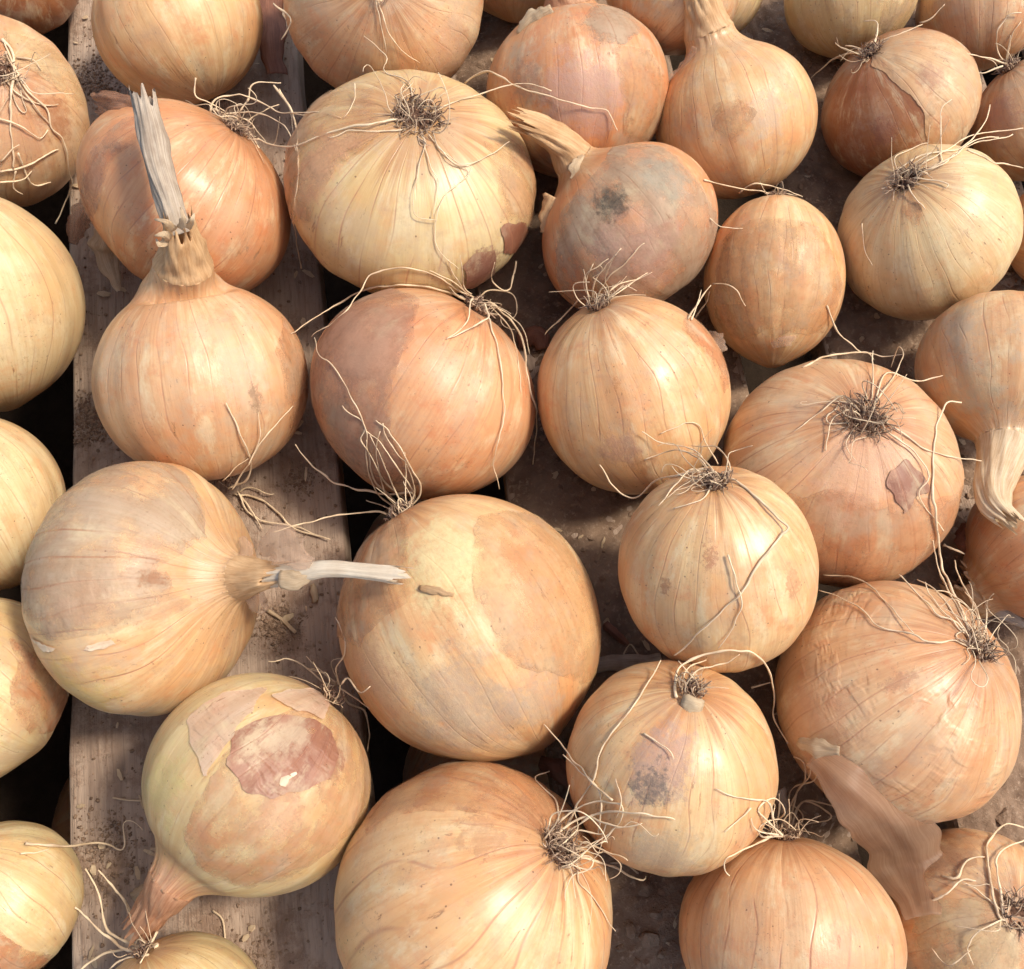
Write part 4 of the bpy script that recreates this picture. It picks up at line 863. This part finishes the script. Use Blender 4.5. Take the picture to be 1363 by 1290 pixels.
 ('A15', [(937, 240), (977, 250), (1028, 256), (1062, 260)], 2.8), ('A15', [(985, 256), (1000, 246), (1040, 250), (1070, 262)], 2.4), ('A15', [(945, 290), (960, 302), (990, 303)], 1.8), ('A15', [(950, 378), (977, 381), (991, 407)], 2.6), ('A15', [(917, 425), (935, 395), (947, 380)], 3.2), ('A15', [(925, 422), (940, 400), (945, 388)], 3.0), ('A15', [(920, 424), (928, 405), (934, 385)], 2.6),
 ('A2', [(2, 53), (19, 74), (16, 128), (14, 167), (19, 226)], 4.2), ('A2', [(7, 58), (30, 112), (60, 144), (70, 172), (86, 188), (91, 228), (93, 253), (74, 298)], 3.6), ('A2', [(4, 100), (30, 130), (62, 140), (79, 138)], 2.6), ('A2', [(0, 160), (28, 168), (54, 184), (63, 172)], 2.8),
 ('A2', [(0, 228), (37, 219), (77, 198)], 3.2), ('A2', [(0, 244), (28, 240), (42, 226)], 2.8), ('A2', [(21, 226), (19, 249), (30, 258)], 2.8), ('A2', [(23, 202), (42, 244), (67, 243)], 3.2), ('A2', [(8, 70), (24, 110), (50, 145), (66, 165)], 3.2), ('A2', [(20, 74), (46, 79), (56, 93)], 2.4), ('A2', [(5, 90), (22, 140), (35, 150), (28, 120)], 2.6), ('A2', [(0, 215), (10, 205), (24, 195)], 2.8),
]
from mathutils.bvhtree import BVHTree
bv, bf = [], []
for k, o in BULB.items():
    co_ = np.empty(len(o.data.vertices) * 3); o.data.vertices.foreach_get('co', co_); c, r, a, n, M3 = SOL[k]
    base = sum(len(x) for x in bv); bv.append((co_.reshape(-1, 3) * r) @ M3.T + c)
    bf += [tuple(i + base for i in p.vertices) for p in o.data.polygons]
TREE.append(BVHTree.FromPolygons(np.vstack(bv).tolist(), bf))
SIDE = np.array([R_CAM[:, 0], -R_CAM[:, 1]])                 # picture right and picture down as directions in the place

def trace_root(owner, pts, wpx, seed):
    g_ = np.random.default_rng(seed); Q = resample(np.array(pts, float), 4.0)
    jit = g_.normal(size=Q.shape) * 0.5; jit[0] = 0
    kink = np.repeat(g_.normal(size=(len(Q) // 4 + 2, 2)) * 1.7, 4, axis=0)[:len(Q)]
    Q = Q + jit * 0.6 + kink * 0.5; Q = np.vstack([Q[:1], 0.25 * Q[:-2] + 0.5 * Q[1:-1] + 0.25 * Q[2:], Q[-1:]])
    D = np.array([ray(*q) for q in Q]); lift = 0.0006 + 0.0011 * np.abs(np.interp(np.arange(len(Q)), np.arange(0, len(Q) + 9, 9), g_.normal(size=len(np.arange(0, len(Q) + 9, 9)))))
    t_ = np.array([hit_mesh(CAM, d) for d in D]); t_ = t_ - lift
    own = np.linalg.norm(SOL[owner][0] - CAM) + 0.005        # a root never dives much below its own onion
    t_ = np.minimum(t_, own + SOL[owner][1] * 0.6)
    for _ in range(160):
        t_[1:-1] = np.minimum(t_[1:-1], (t_[:-2] + t_[2:]) / 2 + 0.00003)
        t_[0] = min(t_[0], t_[1] + 0.0006); t_[-1] = min(t_[-1], t_[-2] + 0.0006)
    P = CAM + D * t_[:, None]
    rad = 0.5 * 0.78 * wpx * np.linalg.norm(P - CAM, axis=1) / F
    u_ = np.linspace(0, 1, len(P)); rad = rad * (1.1 - 0.55 * u_) * (1 + 0.22 * np.interp(u_, np.linspace(0, 1, 24), g_.normal(size=24))).clip(.5, 1.6); return P, rad

def walk_root(k, start, d, length, rad, g_, lean, curl=1.0):
    P = [start]; p = start.copy(); n_ = max(7, int(length / 0.0011)); step = length / n_; bend = g_.normal(size=3) * 0.10 * curl
    for i in range(n_):
        if g_.random() < 0.10 * curl: bend = g_.normal(size=3) * 0.20 * curl
        d = nrm(d + bend + lean * 0.05 + g_.normal(size=3) * 0.05); p = push_out(p + d * step); P.append(p.copy())
    P = np.array(P); P[1:-1] = 0.25 * P[:-2] + 0.5 * P[1:-1] + 0.25 * P[2:]
    return P, rad * np.linspace(1.0, 0.55, len(P))

PLATE = {}
for k, (size, nb, bl, nl, ll, lean) in CROWN.items():
    size *= .74; bl *= .85; nl = int(nl * .7)
    c, r, a, n, M3 = SOL[k]; g_ = np.random.default_rng(hash_(k) + 77); e = ROOTN[k]
    pole = c + n * a * r * 0.965; X, Y = M3[:, 0], M3[:, 1]; lean3 = lean[0] * SIDE[0] + lean[1] * SIDE[1]
    V, Fc = [], []; m_ = 9; w1 = Wave(hash_(k) + 3, 900)          # corky root disc
    for i in range(m_):
        s_ = i / (m_ - 1) * size * r * 0.85
        for j in range(28):
            t_ = j / 28 * 6.283; q = pole + (X * math.cos(t_) + Y * math.sin(t_)) * s_ + n * (0.045 * r * (1 - (i / (m_ - 1)) ** 2) - 0.012 * r * (i / (m_ - 1)) ** 2 * 2)
            V.append(q)
    V = np.array(V); V += (w1(V) * 0.0006)[:, None] * n
    Fc = [(i * 28 + j, (i + 1) * 28 + j, (i + 1) * 28 + (j + 1) % 28, i * 28 + (j + 1) % 28) for i in range(m_ - 1) for j in range(28)]
    PLATE[k] = mesh_obj('root_plate', V, Fc, M_PLATE, e, attrs={'tone': g_.random(len(V))})
    tb = Tubes()
    for _ in range(nb):
        t_ = g_.uniform(0, 6.283); s_ = size * r * 0.95 * math.sqrt(g_.random()); o_ = X * math.cos(t_) + Y * math.sin(t_)
        st_ = pole + o_ * s_ + n * 0.02 * r
        d = nrm(n * g_.uniform(.25, 1) + o_ * g_.uniform(-.3, 1.1) + g_.normal(size=3) * .35 + lean3 * 0.25)
        P, rad = walk_root(k, st_, d, bl * r * g_.uniform(.35, .95), g_.uniform(.00015, .00032), g_, lean3 * .6, 2.8)
        tb.add(P, rad, tone=g_.uniform(0, .9) ** 1.3, sides=4)
    o = tb.build('root_bristles', M_BRIS, PLATE[k]); o['kind'] = 'stuff'
    for _ in range(nl):
        t_ = g_.uniform(0, 6.283); s_ = size * r * math.sqrt(g_.random()); o_ = X * math.cos(t_) + Y * math.sin(t_)
        d = nrm(n * g_.uniform(.2, .9) + o_ * g_.uniform(.2, 1) + lean3 * g_.uniform(.4, 1.3))
        P, rad = walk_root(k, pole + o_ * s_ + n * .02 * r, d, ll * r * g_.uniform(.45, 1.3), g_.uniform(.00012, .00028), g_, lean3, 1.7)
        tb = Tubes(); tb.add(P, rad, tone=g_.uniform(.25, 1)); tb.build('root', M_ROOT, PLATE[k])
for i, (k, pts, wpx) in enumerate(TRACE):
    P, rad = trace_root(k, pts, wpx, 1000 + i); tb = Tubes()
    tb.add(P, rad, tone=np.linspace(.42, .68, len(P)) + 0.42 * rng.random() + 0.18 * np.sin(np.arange(len(P)) * .7 + i), sides=6); tb.build('root', M_ROOT, PLATE.get(k, ROOTN[k]))

# ------------------------------------------------------------------ loose skin belonging to an onion
def film(k, P, Wd, mat, seed, name='loose_skin', **kw):
    sheet(name, px_path(P), px_r(P, Wd) if len(Wd) == len(P) else Wd, mat, NECKO[k] if name == 'torn_fringe' else ROOTN[k], seed, **kw)
def over(px, py, lift=0.001):
    d = ray(px, py); return CAM + d * (hit_mesh(CAM, d) - lift)
def film_on(k, P, Wd, mat, seed, lift=0.0012, name='loose_skin', **kw):
    pts = np.array([over(x, y, lift) for x, y in P]); sc = [w_ * np.linalg.norm(p - CAM) / F for w_, p in zip(Wd, pts)]
    sheet(name, pts, sc, mat, ROOTN[k], seed, **kw)
film('A25', [(345, 732, .064), (370, 722, .070), (392, 740, .078), (415, 752, .079)], [8, 24, 22, 8], M_FILM, 303, curl=.3, crease=.15)
film('A25', [(330, 792, .060), (342, 800, .056), (352, 812, .050)], [8, 14, 8], M_FILM, 304, curl=.3)
film('A25', [(372, 770, .076), (395, 772, .077), (415, 765, .078)], [12, 13, 6], M_SCRAP, 305, curl=.4, crease=.15)
film('A25', [(322, 715, .058), (328, 735, .062), (322, 752, .066)], [4, 9, 4], M_FILM, 306)
for s_, P, W_ in ((311, [(226, 318, .090), (218, 312, .095), (206, 314, .096)], [6, 5, 1]), (312, [(232, 306, .094), (222, 296, .099), (206, 292, .099)], [5, 4, 1]), (313, [(240, 304, .096), (244, 290, .101), (240, 276, .102)], [5, 4, 1]),
                  (314, [(250, 304, .092), (256, 292, .097), (258, 284, .097)], [4, 4, 1]), (315, [(222, 322, .089), (212, 326, .092), (208, 318, .093)], [4, 4, 1])):
    film('A20', P, W_, M_NECK_PALE, s_, name='torn_fringe', curl=.2, crease=.2)
film('A18', [(150, 300, .030), (140, 335, .020), (152, 372, .016), (158, 388, .016)], [12, 22, 10, 3], M_SCRAP, 320, curl=.3, crease=.2)
film('A18', [(120, 270, .030), (104, 300, .024), (98, 325, .020)], [10, 14, 5], M_FILM_MAUVE, 321, curl=.4)
film('A18', [(215, 150, .080), (165, 142, .074), (130, 138, .068)], [5, 12, 14], M_FILM_MAUVE, 322, curl=.5, crease=.5)
film('A16', [(738, 262, .050), (728, 285, .046), (724, 310, .042)], [14, 9, 4], M_NECK, 323, curl=.5)
film('A16', [(778, 210, .054), (770, 224, .056), (772, 246, .058)], [8, 12, 8], M_SCRAP, 324, curl=.3, crease=.15)
film('A5', [(735, 12, .070), (708, 28, .066), (690, 46, .062)], [6, 12, 5], M_SCRAP, 325, curl=.3, crease=.3)
film('A6', [(925, 62, .056), (915, 85, .050), (888, 108, .044)], [3, 7, 3], M_FILM, 326, curl=.5)
film('A15', [(1042, 440, .036), (1042, 452, .035), (1043, 462, .034)], [16, 16, 10], M_FILM, 327, curl=.3, crease=.15)
film('A22', [(942, 446, .040), (952, 452, .044), (960, 470, .044)], [6, 11, 9], M_FILM, 329, curl=.3, crease=.2)
film_on('A35', [(1228, 1222), (1208, 1150), (1176, 1085), (1132, 1040), (1086, 1002)], [22, 40, 50, 44, 20], M_FILM_AMBER, 332, 0.004, curl=.16, crease=.10, rag=.12, nv=24)
film_on('A35', [(1062, 988), (1085, 994), (1118, 1000)], [5, 12, 5], M_SCRAP, 333, 0.008, curl=.3, crease=.2)
film('A29', [(1300, 735, .018), (1285, 722, .020), (1310, 695, .022)], [8, 14, 10], M_SCRAP_RED, 334, curl=.5)
film('A33', [(908, 934, .0795), (921, 938, .0805), (934, 943, .0795)], [8, 13, 8], M_SCRAP, 335, curl=.4, crease=.2)
film_on('A26', [(558, 782), (580, 786), (604, 792)], [3, 6, 2], M_NECK, 336, 0.0006, curl=.3, crease=.35, rag=.3)

# ------------------------------------------------------------------ loose scraps on the boards
def scrap(P, Wd, mat, seed, label, name='skin_scrap', cat='skin scrap', **kw):
    o = sheet(name, px_path(P), px_r(P, Wd), mat, None, seed, **kw); tag(o, label, cat); return o
scrap([(785, 886, .006), (830, 884, .008), (880, 882, .006)], [9, 12, 10], M_STEM_GREY, 401, 'flat grey dry stalk piece wedged beside the big orange-skinned onion', 'stalk_piece', 'stalk', curl=.5)
scrap([(1344, 578, .044), (1362, 570, .046), (1392, 566, .046)], [16, 22, 24], M_STEM_WHITE, 402, 'white pleated skin scrap beside the hanging ragged neck', curl=.2, crease=.1)
scrap([(1278, 720, .012), (1300, 705, .014), (1320, 680, .014)], [12, 16, 8], M_SCRAP_RED, 403, 'curled red-brown skin scrap under the hanging ragged neck', curl=.6)
scrap([(1308, 806, .014), (1335, 815, .016), (1362, 832, .014)], [5, 8, 6], M_STEM_GREY, 404, 'thin grey skin strip beneath the shaded orange onion', curl=.6)
scrap([(176, 1194, .002), (190, 1186, .003), (204, 1182, .002)], [6, 8, 6], M_SCRAP, 405, 'small pale straw chip beside the pink neck of the sore onion', curl=.4)
scrap([(416, 778, .0015), (419, 790, .002), (420, 802, .0015)], [3, 5, 3], M_SCRAP, 406, 'tiny pale seed husk on the board below the white twisted stalk', 'seed_husk', 'husk', curl=.6)
scrap([(356, 812, .0012), (374, 824, .0016), (394, 842, .0012)], [2, 2.5, 2], M_SCRAP, 407, 'thin straw lying on the dirt patch below the white twisted stalk', 'straw', 'straw', curl=.6)
scrap([(360, -8, .01), (362, 40, .012), (368, 100, .008)], [14, 16, 12], M_SCRAP_RED, 408, 'dark red dry leaf between the smooth golden and pinkish-tan onions', 'dry_leaf', 'leaf', curl=.4)
scrap([(690, 455, .004), (716, 446, .006), (722, 465, .004)], [9, 13, 8], M_SCRAP_RED, 409, 'crumpled reddish skin bit in the gap beside the glossy orange onion', curl=.6)
scrap([(805, 830, .003), (822, 846, .004), (835, 858, .003)], [5, 6, 4], M_SCRAP_RED, 410, 'brown leaf sliver on the soil near the flat grey stalk piece', 'leaf_sliver', 'leaf', curl=.5)
scrap([(1035, 1050, .018), (1042, 1068, .016), (1048, 1080, .014)], [10, 9, 8], M_STEM_GREY, 411, 'grey stalk end poking out behind the tangled nest of roots', 'stalk_end', 'stalk', curl=.5)
scrap([(720, 1015, .006), (742, 1022, .01), (760, 1045, .008)], [8, 12, 8], M_SCRAP_RED, 412, 'dark reddish skin curl in the gap behind the tangled roots', curl=.6)
for i, (P, lab) in enumerate((([(150, 1062), (168, 1065), (188, 1066)], 'short dry rootlet on the board beside the sore onion'), ([(283, 1212), (296, 1224), (300, 1252)], 'curved dry rootlet on the board below the sore onion'),
                             ([(812, 1148), (832, 1150), (850, 1163)], 'pale rootlet on the soil beside the largest golden onion'), ([(850, 872), (838, 858), (826, 880)], 'thin grass stem on the soil between the cream-orange onion and the torn-skin onion'))):
    tb = Tubes(); Q = resample(np.array([at(x, y, .0012) for x, y in P]), .001); tb.add(Q, .00035, .5); o = tb.build('rootlet', M_ROOT); tag(o, lab, 'root')

# flakes of skin and chaff too small to pick out
g_ = np.random.default_rng(55); Vs, Fs = [], []
for i in range(420):
    x0, x1 = PLANKS[1 + i % 3]; p = np.array([g_.uniform(x0 + .003, x1 - .003), g_.uniform(-.22, .29), .0012]); L, W_ = g_.uniform(.0008, .0032), g_.uniform(.0004, .0014); a_ = g_.uniform(0, 6.28)
    d, q = np.array([math.cos(a_), math.sin(a_), g_.normal() * .15]), np.array([-math.sin(a_), math.cos(a_), g_.normal() * .25]); up = np.array([0, 0, 1.0]) * W_ * g_.uniform(.2, .7)
    Vs += [p - d * L - q * W_ * .6, p - d * L * .9 + q * W_ * .5, p - q * W_ + up * .2, p + q * W_ * 1.1 + up, p + d * L * .8 - q * W_ * .7, p + d * L + q * W_ * .3 + up * .5]
    b_ = 6 * i; Fs += [(b_, b_ + 2, b_ + 3, b_ + 1), (b_ + 2, b_ + 4, b_ + 5, b_ + 3)]
o = mesh_obj('skin_flakes', Vs, Fs, M_SCRAP, smooth=False, attrs={'flow': g_.random(len(Vs)), 'run': g_.random(len(Vs))}); o['kind'] = 'stuff'; tag(o, 'tiny flakes of onion skin and chaff strewn over the boards', 'chaff')

# soil clods big enough to pick up
g_ = np.random.default_rng(99); v, f = ico()
CLODS = [(858, 1180, 14), (845, 1200, 9), (872, 1215, 12), (838, 1238, 10), (862, 1250, 15), (880, 1270, 9), (826, 1262, 8), (850, 1282, 10), (880, 1190, 9),
         (1268, 1118, 11), (1290, 1100, 8), (1335, 1085, 14), (1352, 1100, 9), (1310, 1105, 7), (1345, 1135, 8), (770, 670, 6), (800, 690, 5), (815, 880, 6), (830, 900, 5), (1088, 190, 7), (1105, 210, 5), (1075, 225, 6), (1095, 245, 5), (1160, 420, 6), (1130, 405, 5), (640, 85, 8), (652, 95, 6)]
for px, py, rp in CLODS:
    p = at(px, py, 0.001); s_ = rp * np.linalg.norm(p - CAM) / F
    V = v * g_.uniform(.6, 1.2, (12, 1)) * [1, g_.uniform(.6, .95), g_.uniform(.35, .6)]
    m0 = bpy.data.meshes.new('soil_clod'); 
    # one subdivision with jitter so the clods break into facets
    vv = [list(q) for q in V]; mid = {}; ff = []
    def mp_(i, j):
        key = (min(i, j), max(i, j))
        if key not in mid: mid[key] = len(vv); vv.append(list((np.array(vv[i]) + np.array(vv[j])) / 2 * g_.uniform(.95, 1.25)))
        return mid[key]
    for (i, j, q) in f:
        x, y, z = mp_(i, j), mp_(j, q), mp_(q, i); ff += [(i, x, z), (x, j, y), (z, y, q), (x, y, z)]
    a_ = g_.uniform(0, 6.28); Rm = np.array([[math.cos(a_), -math.sin(a_), 0], [math.sin(a_), math.cos(a_), 0], [0, 0, 1]])
    W = (np.array(vv) * s_) @ Rm.T; W[:, 2] -= W[:, 2].min() + s_ * .08; W += [p[0], p[1], 0]
    o = mesh_obj('soil_clod', W, ff, M_SOIL, smooth=False, attrs={'tone': np.clip(g_.normal(.6, .3, len(W)), 0, 1.2)})
    near = min(((860, 1230, 'beside the largest golden onion'), (1320, 1105, 'under the big wrinkled shiny onion'), (785, 680, 'below the tall golden onion with brush-like roots'), (822, 890, 'beside the flat grey stalk piece'),
                (1090, 215, 'between the pleated-neck onion and the two-toned onion'), (1145, 412, 'below the round cream-gold onion'), (646, 90, 'behind the large flat pale onion')), key=lambda q: (q[0] - px) ** 2 + (q[1] - py) ** 2)[2]
    tag(o, 'lump of dry brown soil ' + near, 'clod', 'soil lumps ' + near)

# onions of the layer below, seen in the dark through the gaps between the boards
LOW = [((-.196, -.098, -.125), .038, 'under the golden onion with an orange patch'), ((-.198, .03, -.128), .036, 'under the smooth yellow onion'), ((-.040, .005, -.125), .038, 'under the glossy orange onion with sprawling roots'),
       ((-.030, -.105, -.123), .040, 'between the torn-window onion and the largest golden one'), ((.122, .03, -.126), .036, 'under the neck of the tall golden onion')]
for i, (p, r_, src) in enumerate(LOW):
    e = empty('onion', (p[0], p[1], p[2] - r_), 'dim reddish onion in the gap ' + src, 'onion', 'onions of the layer below')
    b_ = bpy.data.objects.new('bulb', BULB['A13'].data); COL.objects.link(b_); b_.parent = e; b_.matrix_parent_inverse = Matrix.Translation(-e.location)
    b_.matrix_basis = Matrix.LocRotScale(Vector(p), Quaternion(nrm(g_.normal(size=3)), 1.0 + i), Vector((r_,) * 3))
